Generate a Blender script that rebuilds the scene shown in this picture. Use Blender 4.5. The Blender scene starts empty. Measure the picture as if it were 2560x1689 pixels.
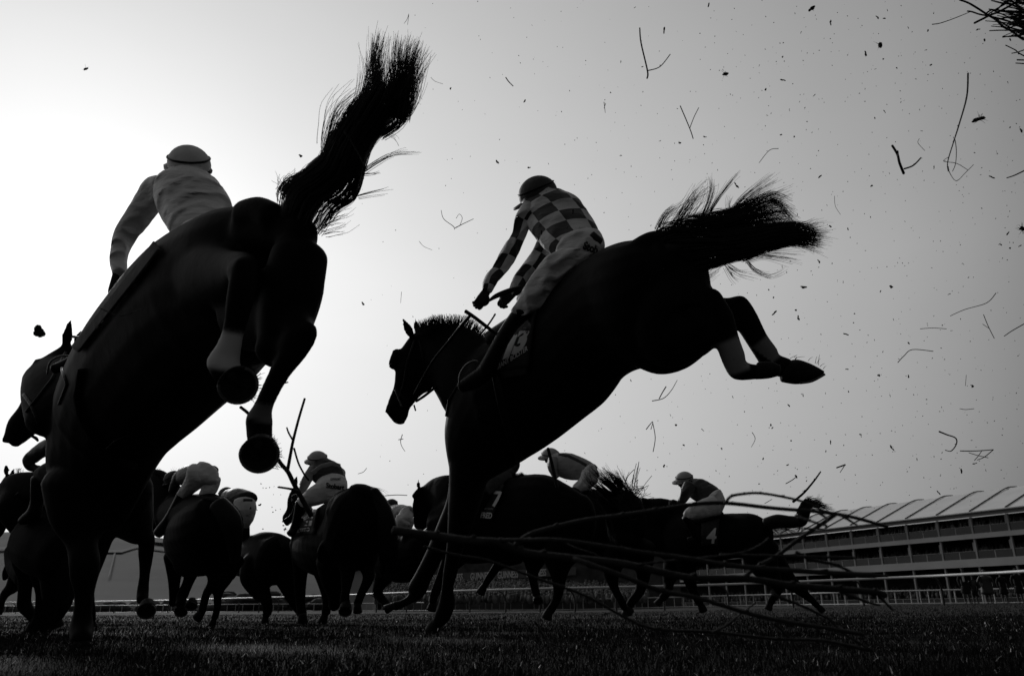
import bpy, math, random
from mathutils import Vector, Matrix
from mathutils.bvhtree import BVHTree
import numpy as np
random.seed(7); RNG = np.random.default_rng(7)
S = bpy.context.scene; C = S.collection
# ------------------------------------------------------------ camera, sky, sun, exposure
CAMH = 0.165; PITCH = math.radians(18.8); ROLL = 0.006; F = 28/36*2560
cd = bpy.data.cameras.new('camera'); cam = bpy.data.objects.new('camera', cd); C.objects.link(cam); S.camera = cam
cd.lens = 28; cd.sensor_width = 36; cd.sensor_fit = 'HORIZONTAL'; cd.clip_start = 0.05; cd.clip_end = 6000
cd.dof.use_dof = True; cd.dof.focus_distance = 4.8; cd.dof.aperture_fstop = 5.6
R0 = Vector((1, 0, 0)); U0 = Vector((0, -math.sin(PITCH), math.cos(PITCH))); FW = Vector((0, math.cos(PITCH), math.sin(PITCH)))
RT = (R0*math.cos(ROLL) - U0*math.sin(ROLL)).normalized(); UP = (U0*math.cos(ROLL) + R0*math.sin(ROLL)).normalized()
O = Vector((0, 0, CAMH))
M = Matrix((RT, UP, -FW)).transposed().to_4x4(); M.translation = O; cam.matrix_world = M
SUN_AZ = -31.0; SUN_EL = 22.0
sd = Vector((math.sin(math.radians(SUN_AZ))*math.cos(math.radians(SUN_EL)), math.cos(math.radians(SUN_AZ))*math.cos(math.radians(SUN_EL)), math.sin(math.radians(SUN_EL))))
W = bpy.data.worlds.new('World'); S.world = W; W.use_nodes = True
nt = W.node_tree; N = nt.nodes; L = nt.links
for n in list(N): N.remove(n)
out = N.new('ShaderNodeOutputWorld'); bg = N.new('ShaderNodeBackground'); bg.inputs[1].default_value = 0.1
sky = N.new('ShaderNodeTexSky'); sky.sky_type = 'NISHITA'; sky.sun_disc = False
sky.sun_elevation = math.radians(SUN_EL); sky.sun_rotation = math.radians(SUN_AZ); sky.dust_density = 3.0; sky.air_density = 1.0
bw = N.new('ShaderNodeRGBToBW'); L.new(sky.outputs[0], bw.inputs[0])
tc = N.new('ShaderNodeTexCoord')
dp = N.new('ShaderNodeVectorMath'); dp.operation = 'DOT_PRODUCT'; dp.inputs[1].default_value = sd; L.new(tc.outputs['Generated'], dp.inputs[0])
def mth(op, a, b=None, clamp=False):
    n = N.new('ShaderNodeMath'); n.operation = op; n.use_clamp = clamp
    for i, v in enumerate((a, b)):
        if v is None: continue
        if isinstance(v, (int, float)): n.inputs[i].default_value = v
        else: L.new(v, n.inputs[i])
    return n.outputs[0]
ang = mth('ARCCOSINE', mth('MULTIPLY', dp.outputs['Value'], 0.9999))
# thin bright overcast that thickens away from the sun
cr = N.new('ShaderNodeValToRGB'); L.new(mth('DIVIDE', ang, math.pi), cr.inputs[0])
SKYC = [(0.0, .90), (0.04, .71), (0.087, .63), (0.165, .53), (0.232, .44), (0.276, .365), (0.30, .33), (0.325, .272), (0.352, .19), (0.40, .145), (0.5, .11), (0.65, .09), (1.0, .08)]
el = cr.color_ramp.elements
while len(el) < len(SKYC): el.new(0.5)
for e, (p, v) in zip(el, SKYC): e.position = p; e.color = (v, v, v, 1)
nz = N.new('ShaderNodeTexNoise'); nz.inputs['Scale'].default_value = 1.6; nz.inputs['Detail'].default_value = 5; nz.inputs['Roughness'].default_value = .5
mp = N.new('ShaderNodeMapping'); mp.inputs['Scale'].default_value = (1, 1, 2.6); L.new(tc.outputs['Generated'], mp.inputs[0]); L.new(mp.outputs[0], nz.inputs['Vector'])
cl = mth('ADD', mth('MULTIPLY', nz.outputs['Fac'], .16), .92)
bwn = mth('POWER', bw.outputs[0], 0.12)
sx = N.new('ShaderNodeSeparateXYZ'); L.new(tc.outputs['Generated'], sx.inputs[0])
c2 = N.new('ShaderNodeValToRGB'); L.new(sx.outputs['Z'], c2.inputs[0]); el = c2.color_ramp.elements; el.new(.5); el.new(.5); el.new(.5); el.new(.5)
for e, (p, v) in zip(el, [(0.0, .86), (.2, .95), (.38, 1.0), (.60, .88), (.70, .80), (1.0, .55)]): e.position = p; e.color = (v, v, v, 1)
tot = mth('MULTIPLY', mth('MULTIPLY', mth('MULTIPLY', mth('MULTIPLY', cr.outputs[0], bwn), c2.outputs[0]), cl), 10.0)
L.new(tot, bg.inputs[0]); L.new(bg.outputs[0], out.inputs[0])
ld = bpy.data.lights.new('sun', 'SUN'); ld.energy = 1.2; ld.angle = math.radians(10); ld.color = (1, 1, 1)
sun = bpy.data.objects.new('sun', ld); C.objects.link(sun); sun.rotation_euler = sd.to_track_quat('Z', 'Y').to_euler()
S.view_settings.view_transform = 'Standard'; S.view_settings.look = 'None'; S.view_settings.exposure = 0.0; S.view_settings.gamma = 1

def P(x, y, z): return O + RT*((x-1280)/F*z) + UP*((844.5-y)/F*z) + FW*z
def ray(x, y): return (P(x, y, 1) - O).normalized()
def G(x, d): # point at pixel column x, horizontal distance d, on z=0
    r = ray(x, 1500); return Vector((r.x/r.y*d, d, 0))
def ss(a, b, v): t = min(1, max(0, (v-a)/(b-a))); return t*t*(3-2*t)
def ground_z(X, Y): return 0.32*ss(2, 26, X)*ss(9, 45, Y)
# ------------------------------------------------------------ materials
MT = {}
def mat(name, v, rough=.7, spec=.3, noise=.15, scale=20, bump=0.0, bscale=60, attr=None, v2=None, metal=0, streak=None):
    m = bpy.data.materials.new(name); m.use_nodes = True; t = m.node_tree; n = t.nodes; b = n['Principled BSDF']
    b.inputs['Roughness'].default_value = rough; b.inputs['Specular IOR Level'].default_value = spec; b.inputs['Metallic'].default_value = metal
    tcn = n.new('ShaderNodeTexCoord'); no = n.new('ShaderNodeTexNoise'); no.inputs['Scale'].default_value = scale; no.inputs['Detail'].default_value = 4
    t.links.new(tcn.outputs['Object'], no.inputs['Vector'])
    r = n.new('ShaderNodeValToRGB'); r.color_ramp.elements[0].position = .3; r.color_ramp.elements[1].position = .7
    a, c = v*(1-noise), v*(1+noise); r.color_ramp.elements[0].color = (a, a, a, 1); r.color_ramp.elements[1].color = (c, c, c, 1)
    t.links.new(no.outputs['Fac'], r.inputs[0]); col = r.outputs[0]
    if attr:
        at = n.new('ShaderNodeAttribute'); at.attribute_name = attr
        mx = n.new('ShaderNodeMix'); mx.data_type = 'RGBA'; t.links.new(at.outputs['Fac'], mx.inputs[0])
        t.links.new(col, mx.inputs[6]); mx.inputs[7].default_value = (v2, v2, v2, 1); col = mx.outputs[2]
    t.links.new(col, b.inputs['Base Color'])
    if bump:
        n2 = n.new('ShaderNodeTexNoise'); n2.inputs['Scale'].default_value = bscale; n2.inputs['Detail'].default_value = 5
        if streak:
            mpn = n.new('ShaderNodeMapping'); mpn.inputs['Scale'].default_value = streak; t.links.new(tcn.outputs['Object'], mpn.inputs[0]); t.links.new(mpn.outputs[0], n2.inputs['Vector'])
        else: t.links.new(tcn.outputs['Object'], n2.inputs['Vector'])
        bp = n.new('ShaderNodeBump'); bp.inputs['Strength'].default_value = bump; bp.inputs['Distance'].default_value = .02
        t.links.new(n2.outputs['Fac'], bp.inputs['Height']); t.links.new(bp.outputs[0], b.inputs['Normal'])
    MT[name] = m; return m
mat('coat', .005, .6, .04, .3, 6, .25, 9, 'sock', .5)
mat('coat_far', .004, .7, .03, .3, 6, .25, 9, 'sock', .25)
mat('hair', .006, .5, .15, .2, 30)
mat('hoof', .010, .7, .1, .4, 40, .4, 90)
mat('shoe', .07, .35, .8, .4, 60, .4, 120, metal=.2)
mat('silk_light', .50, .55, .3, .06, 8, .55, 14, streak=(1, 1, 2.5))
mat('silk_mid', .24, .55, .3, .06, 8, .5, 14, streak=(1, 1, 2.5))
mat('silk_dark', .03, .5, .3, .15, 8, .5, 14, streak=(1, 1, 2.5))
mat('breeches', .56, .65, .25, .08, 10, .6, 16, streak=(1, 1, 2.5))
mat('leather', .006, .4, .13, .2, 40, .15, 60)
mat('glove', .012, .7, .2, .2, 60)
mat('skin', .05, .6, .3, .1, 20)
mat('cap_mid', .34, .7, .2, .1, 12, .4, 20)
mat('cap_light', .55, .7, .2, .1, 12, .4, 20); mat('cap_dark', .03, .6, .3, .2, 12, .4, 20)
mat('cloth_dark', .022, .8, .2, .2, 20)
mat('cloth_mid', .05, .8, .2, .2, 20, .3, 20)
mat('ink_light', .68, .7, .2, .05, 20)
mat('ink_dark', .01, .7, .2, .05, 20)
mat('twig', .015, .7, .2, .35, 50, .3, 80)
mat('dirt', .015, .9, .1, .3, 60)
mat('white_rail', .48, .4, .5, .05, 3)
mat('dark_post', .02, .5, .3, .2, 8)
mat('grass', .0045, .7, .05, .5, 3); gw = mat('grass_glint', .2, .25, .8, .5, 3); tr = gw.node_tree.nodes.new('ShaderNodeBsdfTranslucent'); tr.inputs[0].default_value = (.6, .6, .6, 1); ad = gw.node_tree.nodes.new('ShaderNodeMixShader'); ad.inputs[0].default_value = .6; gw.node_tree.links.new(gw.node_tree.nodes['Principled BSDF'].outputs[0], ad.inputs[1]); gw.node_tree.links.new(tr.outputs[0], ad.inputs[2]); gw.node_tree.links.new(ad.outputs[0], gw.node_tree.nodes['Material Output'].inputs[0])  # second grass material: pale translucent colour imitates light sparkling on blades
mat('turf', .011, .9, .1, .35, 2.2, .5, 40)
mat('hillside', .062, .95, .05, .28, .012)
mat('hillroad', .10, .95, .05, .1, .02)
mat('fields', .085, .95, .05, .25, .02)
mat('treelump', .05, .9, .1, .5, .5)
mat('canvas', .62, .7, .2, .06, .3)
mat('parapet', .40, .8, .2, .08, .4)
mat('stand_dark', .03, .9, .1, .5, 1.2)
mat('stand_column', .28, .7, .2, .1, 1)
mat('glass', .02, .25, .4, .3, .5)
mat('board', .075, .7, .2, .1, .3)
mat('boardink', .62, .7, .2, .05, 1)
mat('crowd', .12, .9, .1, .9, 1.7)
mat('coatcloth', .008, .8, .2, .3, 5)
# ------------------------------------------------------------ helpers
def meta(o, label=None, cat=None, group=None, kind=None):
    if label: o['label'] = label
    if cat: o['category'] = cat
    if group: o['group'] = group
    if kind: o['kind'] = kind
    return o
def thing(name, label, cat, loc, group=None):
    o = bpy.data.objects.new(name, None); C.objects.link(o); o.location = loc; o.empty_display_size = .2
    return meta(o, label, cat, group)
def adopt(o, parent):
    if parent is not None:
        o.parent = parent
        m = Matrix.Identity(4); p = parent
        w = Matrix.Identity(4); chain = []
        while p is not None: chain.append(p); p = p.parent
        for q in reversed(chain): w = w @ (q.matrix_parent_inverse if q.parent else Matrix.Identity(4)) @ Matrix.Translation(q.location)
        o.matrix_parent_inverse = w.inverted()
    return o
def link_mesh(name, me, m=None, parent=None, smooth=True):
    o = bpy.data.objects.new(name, me); C.objects.link(o)
    if m is not None:
        me.materials.clear()
        for x in (m if isinstance(m, (list, tuple)) else [m]): me.materials.append(MT[x])
    if smooth and len(me.polygons): me.polygons.foreach_set('use_smooth', [True]*len(me.polygons))
    return adopt(o, parent)
class Geo:
    def __init__(s): s.v = []; s.f = []; s.uv = []; s.mi = []
    def add(s, v, f, uv=None, mi=0):
        b = len(s.v); s.v += list(v); s.f += [tuple(i+b for i in q) for q in f]
        s.uv += (uv if uv else [(0, 0)]*len(v)); s.mi += [mi]*len(f)
    def mesh(s, name='m'):
        me = bpy.data.meshes.new(name); me.from_pydata([tuple(v) for v in s.v], [], s.f)
        ul = me.uv_layers.new(name='UVMap'); li = np.empty(len(me.loops), dtype=np.int32); me.loops.foreach_get('vertex_index', li)
        a = np.array(s.uv, dtype=np.float32)
        if len(li): ul.data.foreach_set('uv', a[li].ravel())
        me.polygons.foreach_set('material_index', s.mi); me.update(); return me
    def obj(s, name, m, parent=None, smooth=True): return link_mesh(name, s.mesh(name), m, parent, smooth)
    def box(s, c, sx, sy, sz, rz=0, mi=0):
        ca, sa = math.cos(rz), math.sin(rz); v = []
        for dx in (-1, 1):
            for dy in (-1, 1):
                for dz in (-1, 1):
                    x, y = dx*sx/2, dy*sy/2; v.append(Vector((c[0]+x*ca-y*sa, c[1]+x*sa+y*ca, c[2]+dz*sz/2)))
        s.add(v, [(0, 1, 3, 2), (4, 6, 7, 5), (0, 4, 5, 1), (2, 3, 7, 6), (0, 2, 6, 4), (1, 5, 7, 3)], mi=mi)
    def tube(s, nodes, k=1.0, seg=14, sub=4, cap=.7, mi=0):
        """nodes: (x,y,r,z) circle or (x1,y1,x2,y2,z[,k]) edge pair, in photo px + depth; or world ('w',Vector,r)"""
        cs = []; rs = []; n1 = []; ks = []
        for nd in nodes:
            if nd[0] == 'w': cs.append(nd[1].copy()); rs.append(nd[2]); n1.append(None); ks.append(nd[3] if len(nd) > 3 else k)
            elif len(nd) == 4: cs.append(P(nd[0], nd[1], nd[3])); rs.append(nd[2]*nd[3]/F); n1.append(None); ks.append(k)
            else:
                a = P(nd[0], nd[1], nd[4]); b = P(nd[2], nd[3], nd[4]); cs.append((a+b)/2); rs.append((b-a).length/2); n1.append((b-a).normalized()); ks.append(nd[5] if len(nd) > 5 else k)
        m = len(cs); pr = None
        for i in range(m):
            T = (cs[min(i+1, m-1)] - cs[max(i-1, 0)]).normalized()
            if n1[i] is None:
                vd = (cs[i]-O).normalized(); q = T.cross(vd)
                if q.length < 1e-3: q = T.cross(Vector((0, 0, 1)))
                n1[i] = q.normalized()
            if pr is not None and n1[i].dot(pr) < 0: n1[i] = -n1[i]
            pr = n1[i]
        def cat(p0, p1, p2, p3, t): return 0.5*((2*p1) + (p2-p0)*t + (2*p0-5*p1+4*p2-p3)*t*t + (3*p1-p0-3*p2+p3)*t*t*t)
        CS = []; RS = []; NS = []; KS = []
        for i in range(m-1):
            a = max(i-1, 0); d = min(i+2, m-1)
            for j in range(sub):
                t = j/sub; CS.append(cat(cs[a], cs[i], cs[i+1], cs[d], t)); RS.append(max(cat(rs[a], rs[i], rs[i+1], rs[d], t), min(rs[i], rs[i+1])*.8))
                NS.append((n1[i]*(1-t)+n1[i+1]*t).normalized()); KS.append(ks[i]*(1-t)+ks[i+1]*t)
        CS.append(cs[-1]); RS.append(rs[-1]); NS.append(n1[-1]); KS.append(ks[-1])
        n = len(CS); rings = []
        def TT(i): return (CS[min(i+1, n-1)]-CS[max(i-1, 0)]).normalized()
        if cap > 0:
            T = TT(0)
            for a in (75, 50, 25): rings.append((CS[0]-T*RS[0]*cap*math.sin(math.radians(a)), RS[0]*math.cos(math.radians(a)), NS[0], KS[0], T))
        for i in range(n): rings.append((CS[i], RS[i], NS[i], KS[i], TT(i)))
        if cap > 0:
            T = TT(n-1)
            for a in (25, 50, 75): rings.append((CS[-1]+T*RS[-1]*cap*math.sin(math.radians(a)), RS[-1]*math.cos(math.radians(a)), NS[-1], KS[-1], T))
        v = []; uv = []; al = 0; pc = None
        for (c, r, q, kk, T) in rings:
            if pc is not None: al += (c-pc).length
            pc = c; n2 = T.cross(q)
            n2 = n2.normalized() if n2.length > 1e-4 else FW
            for j in range(seg):
                th = 2*math.pi*j/seg; v.append(c + q*(r*math.cos(th)) + n2*(r*kk*math.sin(th))); uv.append((2*j/seg if j <= seg/2 else 2-2*j/seg, al))
        f = []
        for i in range(len(rings)-1):
            for j in range(seg):
                a = i*seg+j; b = i*seg+(j+1) % seg; f.append((a, b, b+seg, a+seg))
        f.append(tuple(range(seg-1, -1, -1))); f.append(tuple((len(rings)-1)*seg+j for j in range(seg)))
        s.add(v, f, uv, mi); return s
    def ell(s, c, ax, mi=0, nu=16, nv=10):
        v = []; f = []
        for i in range(nv+1):
            a = math.pi*i/nv
            for j in range(nu):
                b = 2*math.pi*j/nu; v.append(c + ax[0]*(math.sin(a)*math.cos(b)) + ax[1]*(math.sin(a)*math.sin(b)) + ax[2]*math.cos(a))
        for i in range(nv):
            for j in range(nu):
                a = i*nu+j; b = i*nu+(j+1) % nu; f.append((a, b, b+nu, a+nu))
        s.add(v, f, None, mi)
def fuse(geo, name, m, parent, voxel, smooth=4, attr=None):
    """one continuous skin grown over the overlapping volumes"""
    me = geo.mesh('tmp'); o = bpy.data.objects.new('tmp', me); C.objects.link(o)
    r = o.modifiers.new('r', 'REMESH'); r.mode = 'VOXEL'; r.voxel_size = voxel; r.use_smooth_shade = True
    if smooth: q = o.modifiers.new('s', 'SMOOTH'); q.factor = .5; q.iterations = smooth
    bpy.context.view_layer.update(); dg = bpy.context.evaluated_depsgraph_get()
    nm = bpy.data.meshes.new_from_object(o.evaluated_get(dg)); bpy.data.objects.remove(o); bpy.data.meshes.remove(me); nm.name = name
    if attr:
        n = len(nm.vertices); co = np.empty(n*3); nm.vertices.foreach_get('co', co); co = co.reshape(-1, 3); w = np.zeros(n)
        for (a, b, rad, *fac) in attr: # capsules of pale hair
            a = np.array(a); b = np.array(b); ab = b-a; t = np.clip(((co-a)@ab)/(ab@ab), 0, 1)
            inside = ((co-a)@ab)/(ab@ab); d = np.linalg.norm(co-(a+t[:, None]*ab), axis=1)
            e = np.minimum(np.clip((inside+.02)/.12, 0, 1), np.clip((1.02-inside)/.12, 0, 1)); w = np.maximum(w, np.where(d < rad, e, 0)*(fac[0] if fac else 1))
        at = nm.attributes.new('sock', 'FLOAT', 'POINT'); at.data.foreach_set('value', w.astype(np.float32))
    ob = link_mesh(name, nm, m, parent); return ob
def bvh(o): return BVHTree.FromPolygons([v.co.copy() for v in o.data.vertices], [tuple(p.vertices) for p in o.data.polygons])
def hit(b, x, y, zd):
    r = ray(x, y); h = b.ray_cast(O, r)
    if h[0] is None:
        q = P(x, y, zd); n = b.find_nearest(q); return (n[0]+(q-n[0])*.3, n[1])
    return h[0], h[1]
def strap(geo, b, pts, w, zd, lift=.004, k=.5, sub=5):
    """a strap laid on the surface b under photo points"""
    q = []
    for i in range(len(pts)-1):
        for j in range(sub):
            t = j/sub; q.append((pts[i][0]*(1-t)+pts[i+1][0]*t, pts[i][1]*(1-t)+pts[i+1][1]*t))
    q.append(pts[-1]); nodes = []
    for (x, y) in q:
        p, n = hit(b, x, y, zd); nodes.append(('w', p+n*lift, w/2))
    geo.tube(nodes, k, 8, 1, .3)
def patch(b, corners, zd, lift=.012, n=10):
    """cloth panel draped on surface b; corners tl,tr,br,bl in photo px"""
    g = Geo(); v = []; tl, tr, br, bl = corners
    for i in range(n+1):
        for j in range(n+1):
            s, t = j/n, i/n
            x = (tl[0]*(1-s)+tr[0]*s)*(1-t)+(bl[0]*(1-s)+br[0]*s)*t; y = (tl[1]*(1-s)+tr[1]*s)*(1-t)+(bl[1]*(1-s)+br[1]*s)*t
            p, nn = hit(b, x, y, zd); v.append(p+nn*lift)
    vv = [Vector(a) for a in v]
    for it in range(3): # relax
        w2 = [a.copy() for a in vv]
        for i in range(n+1):
            for j in range(n+1):
                nb = [vv[a*(n+1)+c] for a, c in ((i-1, j), (i+1, j), (i, j-1), (i, j+1)) if 0 <= a <= n and 0 <= c <= n]
                if 0 < i < n and 0 < j < n: w2[i*(n+1)+j] = vv[i*(n+1)+j]*.4 + sum(nb, Vector())/len(nb)*.6
        vv = w2
    f = [(i*(n+1)+j, i*(n+1)+j+1, (i+1)*(n+1)+j+1, (i+1)*(n+1)+j) for i in range(n) for j in range(n)]
    g.add(vv, f); return g
def cloth_obj(g, name, m, parent, th=.01):
    o = g.obj(name, m, parent); s = o.modifiers.new('t', 'SOLIDIFY'); s.thickness = th; s.offset = 0; return o
def text_tris(s, bold=.02, sub=True):
    cu = bpy.data.curves.new('t', 'FONT'); cu.body = s; cu.size = 1; cu.offset = bold; cu.resolution_u = 4
    o = bpy.data.objects.new('t', cu); C.objects.link(o); bpy.context.view_layer.update()
    me = bpy.data.meshes.new_from_object(o.evaluated_get(bpy.context.evaluated_depsgraph_get())); bpy.data.objects.remove(o); bpy.data.curves.remove(cu)
    v = [(a.co.x, a.co.y) for a in me.vertices]; f = [tuple(p.vertices) for p in me.polygons]; bpy.data.meshes.remove(me); return v, f
def lettering(s, o, r, u, m, parent, b=None, zd=5, lift=.004, bold=.02, name='lettering', fit=None):
    """text whose baseline starts at photo point o; r and u are the px vectors of one em right and up"""
    v, f = text_tris(s, bold)
    if fit: # fit the word to |r| px wide and |u| px high
        wx = max(a[0] for a in v) - min(a[0] for a in v); hx = max(a[1] for a in v); mx = min(a[0] for a in v); v = [((a-mx)/wx, c/hx) for a, c in v]
    if b is not None: # finer triangles so that the letters follow the cloth
        for _ in range(2):
            nf = []; ed = {}
            def midp(i, j):
                k = (min(i, j), max(i, j))
                if k not in ed: ed[k] = len(v); v.append(((v[i][0]+v[j][0])/2, (v[i][1]+v[j][1])/2))
                return ed[k]
            for q in f:
                for t_ in range(1, len(q)-1):
                    i, j, k = q[0], q[t_], q[t_+1]; a1, b1, c1 = midp(i, j), midp(j, k), midp(k, i); nf += [(i, a1, c1), (a1, j, b1), (c1, b1, k), (a1, b1, c1)]
            f = nf
    g = Geo(); w = []
    for (tx, ty) in v:
        x = o[0]+r[0]*tx+u[0]*ty; y = o[1]+r[1]*tx+u[1]*ty
        if b is not None:
            p, n = hit(b, x, y, zd); p = p + (O-p).normalized()*lift
        else: p = P(x, y, zd)
        w.append(p)
    g.add(w, f); ob = g.obj(name, m, parent, smooth=False); sl = ob.modifiers.new('t', 'SOLIDIFY'); sl.thickness = .002; return ob
def bvh_of(objs):
    vs = []; fs = []
    for o in objs:
        k = len(vs); vs += [v.co.copy() for v in o.data.vertices]; fs += [tuple(i+k for i in p.vertices) for p in o.data.polygons]
    return BVHTree.FromPolygons(vs, fs)
# hair -----------------------------------------------------
def strand(g, pts, r0, r1, seg=3):
    n = len(pts); v = []
    for i, p in enumerate(pts):
        T = (pts[min(i+1, n-1)]-pts[max(i-1, 0)]); T = T.normalized() if T.length > 1e-6 else UP
        a = T.cross(FW); a = a.normalized() if a.length > 1e-3 else RT; b = T.cross(a); r = r0+(r1-r0)*i/(n-1)
        for j in range(seg): th = 2*math.pi*j/seg; v.append(p+a*(r*math.cos(th))+b*(r*math.sin(th)))
    f = [(i*seg+j, i*seg+(j+1) % seg, (i+1)*seg+(j+1) % seg, (i+1)*seg+j) for i in range(n-1) for j in range(seg)]
    g.add(v, f)
def catm(L_, t):
    m = len(L_)-1; t = min(max(t, 0), .9999)*m; i = int(t); t -= i
    p0, p1, p2, p3 = L_[max(i-1, 0)], L_[i], L_[i+1], L_[min(i+2, m)]
    return 0.5*((2*p1)+(p2-p0)*t+(2*p0-5*p1+4*p2-p3)*t*t+(3*p1-p0-3*p2+p3)*t*t*t)
def hairband(g, pairs, n, r=.0012, clumps=9, depth=.06, smin=0, smax=.55, lmin=.35, lmax=.6, steps=14, wave=.012, clump=.7, flare=.1, r1=.4):
    A = [P(a[0], a[1], a[4]) for a in pairs]; B = [P(a[2], a[3], a[4]) for a in pairs]
    cc = [random.uniform(-1, 1) for _ in range(clumps)]
    for i in range(n):
        s = random.uniform(smin, smax); e = min(s+random.uniform(lmin, lmax), random.uniform(.80, 1.0)); u = random.uniform(-1, 1) if random.random() < .8 else random.gauss(0, .45)
        while abs(u) > 1.15: u = random.gauss(0, .45)
        cu = min(cc, key=lambda q: abs(q-u)); dz = random.uniform(-1, 1)*math.sqrt(max(0.05, 1-u*u*.8)); ph = random.uniform(0, 6); fr = random.uniform(3, 7); am = random.uniform(.2, 1)*wave
        fl = random.uniform(-.3, 1)*flare*(1 if u > 0 else -1)*(abs(u)**2); pts = []
        for k in range(steps):
            q = k/(steps-1); t = s+(e-s)*q; tt = t*t; uu = u*(1-clump*tt*.8)+cu*clump*tt*.8 + fl*q*q
            p = catm(A, t)*(.5-uu/2)+catm(B, t)*(.5+uu/2); p = p+FW*(dz*depth*(1-.3*t)) + (RT*math.sin(ph+q*fr)+UP*math.cos(ph*1.7+q*fr))*am*(.3+q)
            pts.append(p)
        strand(g, pts, r, r*r1)
def wisp(g, pts, n, r=.001, spread=.012, z0=None, steps=14, tip=1.6, root=1.0):
    L_ = [P(*p) for p in pts]
    for i in range(n):
        o = Vector([random.gauss(0, 1) for _ in range(3)])*spread; ph = random.uniform(0, 6); e = random.uniform(.6, 1); pts2 = []; o2 = Vector([random.gauss(0, 1) for _ in range(3)])*spread*1.1
        for k in range(steps):
            q = k/(steps-1); pts2.append(catm(L_, q*e)+o*(root+(tip-root)*q)+o2*q*q+(RT*math.sin(ph+q*5)+UP*math.cos(ph+q*4))*spread*.35*q)
        strand(g, pts2, r, r*.4)
# ------------------------------------------------------------ figures: shared builders
def hoof(parent, cx, cy, z, r, back, heel=None, name='hoof', tilt=None, ry=1.0, mud=True):
    """hoof whose sole centre is at photo point cx,cy; back = (x,y,z) of the pastern it grows from"""
    c = P(cx, cy, z); bk = P(*back); R = r*z/F; ax = (c-bk).normalized() if tilt is None else (RT*tilt[0]+UP*tilt[1]-FW*tilt[2]).normalized()
    hd = (P(heel[0], heel[1], z)-c) if heel else (bk-c); hd = hd-ax*hd.dot(ax)
    if hd.length < 1e-4: hd = ax.cross(RT)
    hd = hd.normalized(); sd_ = ax.cross(hd).normalized(); g = Geo(); seg = 28
    def ring(off, rad, sh=0): return [c+ax*off+hd*(sh+rad*math.cos(a)*(1.0 if math.cos(a) < 0 else .86)*ry)+sd_*(rad*math.sin(a)) for a in [2*math.pi*j/seg for j in range(seg)]]
    prof = [(-1.5*R, .52*R, .25*R), (-1.3*R, .70*R, .2*R), (-1.05*R, .82*R, .12*R), (-.5*R, .93*R, .05*R), (-.06*R, 1.0*R, 0), (0, .97*R, 0), (0, .86*R, 0), (-.12*R, .74*R, 0), (-.17*R, .4*R, 0), (-.15*R, .05*R, 0)]
    v = []
    for p in prof: v += ring(*p)
    f = [(i*seg+j, i*seg+(j+1) % seg, (i+1)*seg+(j+1) % seg, (i+1)*seg+j) for i in range(len(prof)-1) for j in range(seg)]
    f.append(tuple((len(prof)-1)*seg+j for j in range(seg))); f.append(tuple(range(seg-1, -1, -1))); g.add(v, f)
    # frog
    fr = [c-ax*(.12*R)+hd*(.75*R)+sd_*(.28*R), c-ax*(.12*R)+hd*(.75*R)-sd_*(.28*R), c-ax*(.08*R)-hd*(.35*R)]; tp = [q+ax*(.07*R) for q in fr]
    g.add(fr+tp, [(0, 1, 4, 3), (1, 2, 5, 4), (2, 0, 3, 5), (3, 4, 5), (2, 1, 0)])
    ho = g.obj(name, 'hoof', parent)
    s = Geo(); ns = 24; v = []
    for j in range(ns+1):
        a = math.radians(52+ (360-104)*j/ns); dr = hd*(math.cos(a)*(1.0 if math.cos(a) < 0 else .86)*ry)+sd_*math.sin(a)
        for (o_, q) in ((0.004*0+.0*R, .99*R), (.07*R, .98*R), (.075*R, .86*R), (0.0, .84*R)): v.append(c+ax*o_+dr*q)
    f = [(i*4+j, i*4+(j+1) % 4, (i+1)*4+(j+1) % 4, (i+1)*4+j) for i in range(ns) for j in range(4)]+[(3, 2, 1, 0), (ns*4, ns*4+1, ns*4+2, ns*4+3)]
    s.add(v, f); s.obj('horseshoe', 'shoe', ho, smooth=False)
    return ho
def far_hoof(parent, x1, y1, x2, y2, z, r, name='hoof'):
    """hoof from coronet (x1,y1) to the sole edge (x2,y2), half width r px at the sole"""
    g = Geo(); g.tube([(x1, y1, r*.72, z), ((x1+x2)/2, (y1+y2)/2, r*.9, z), (x2, y2, r*1.05, z)], 1.0, 12, 2, .12); return g.obj(name, 'hoof', parent)
def ear(geo, base, tip, w, z, k=.35, z2=None):
    z2 = z2 or z; bx, by = base; tx, ty = tip
    geo.tube([(bx, by, w*.8, z), (bx+(tx-bx)*.35, by+(ty-by)*.35, w, z), (bx+(tx-bx)*.72, by+(ty-by)*.72, w*.62, (z+z2)/2), (tx, ty, w*.12, z2)], k, 10, 3, .3)
def horse_body(parent, tubes, voxel, far=False, attr=None, smooth=4):
    g = Geo()
    for t in tubes:
        k = 1.0; nodes = t; cap = .6
        if isinstance(t, dict): k = t.get('k', 1); cap = t.get('cap', .6); nodes = t['n']
        g.tube(nodes, k, 18, 5, cap)
    return fuse(g, 'body', 'coat_far' if far else 'coat', parent, voxel, smooth, attr)
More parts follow.
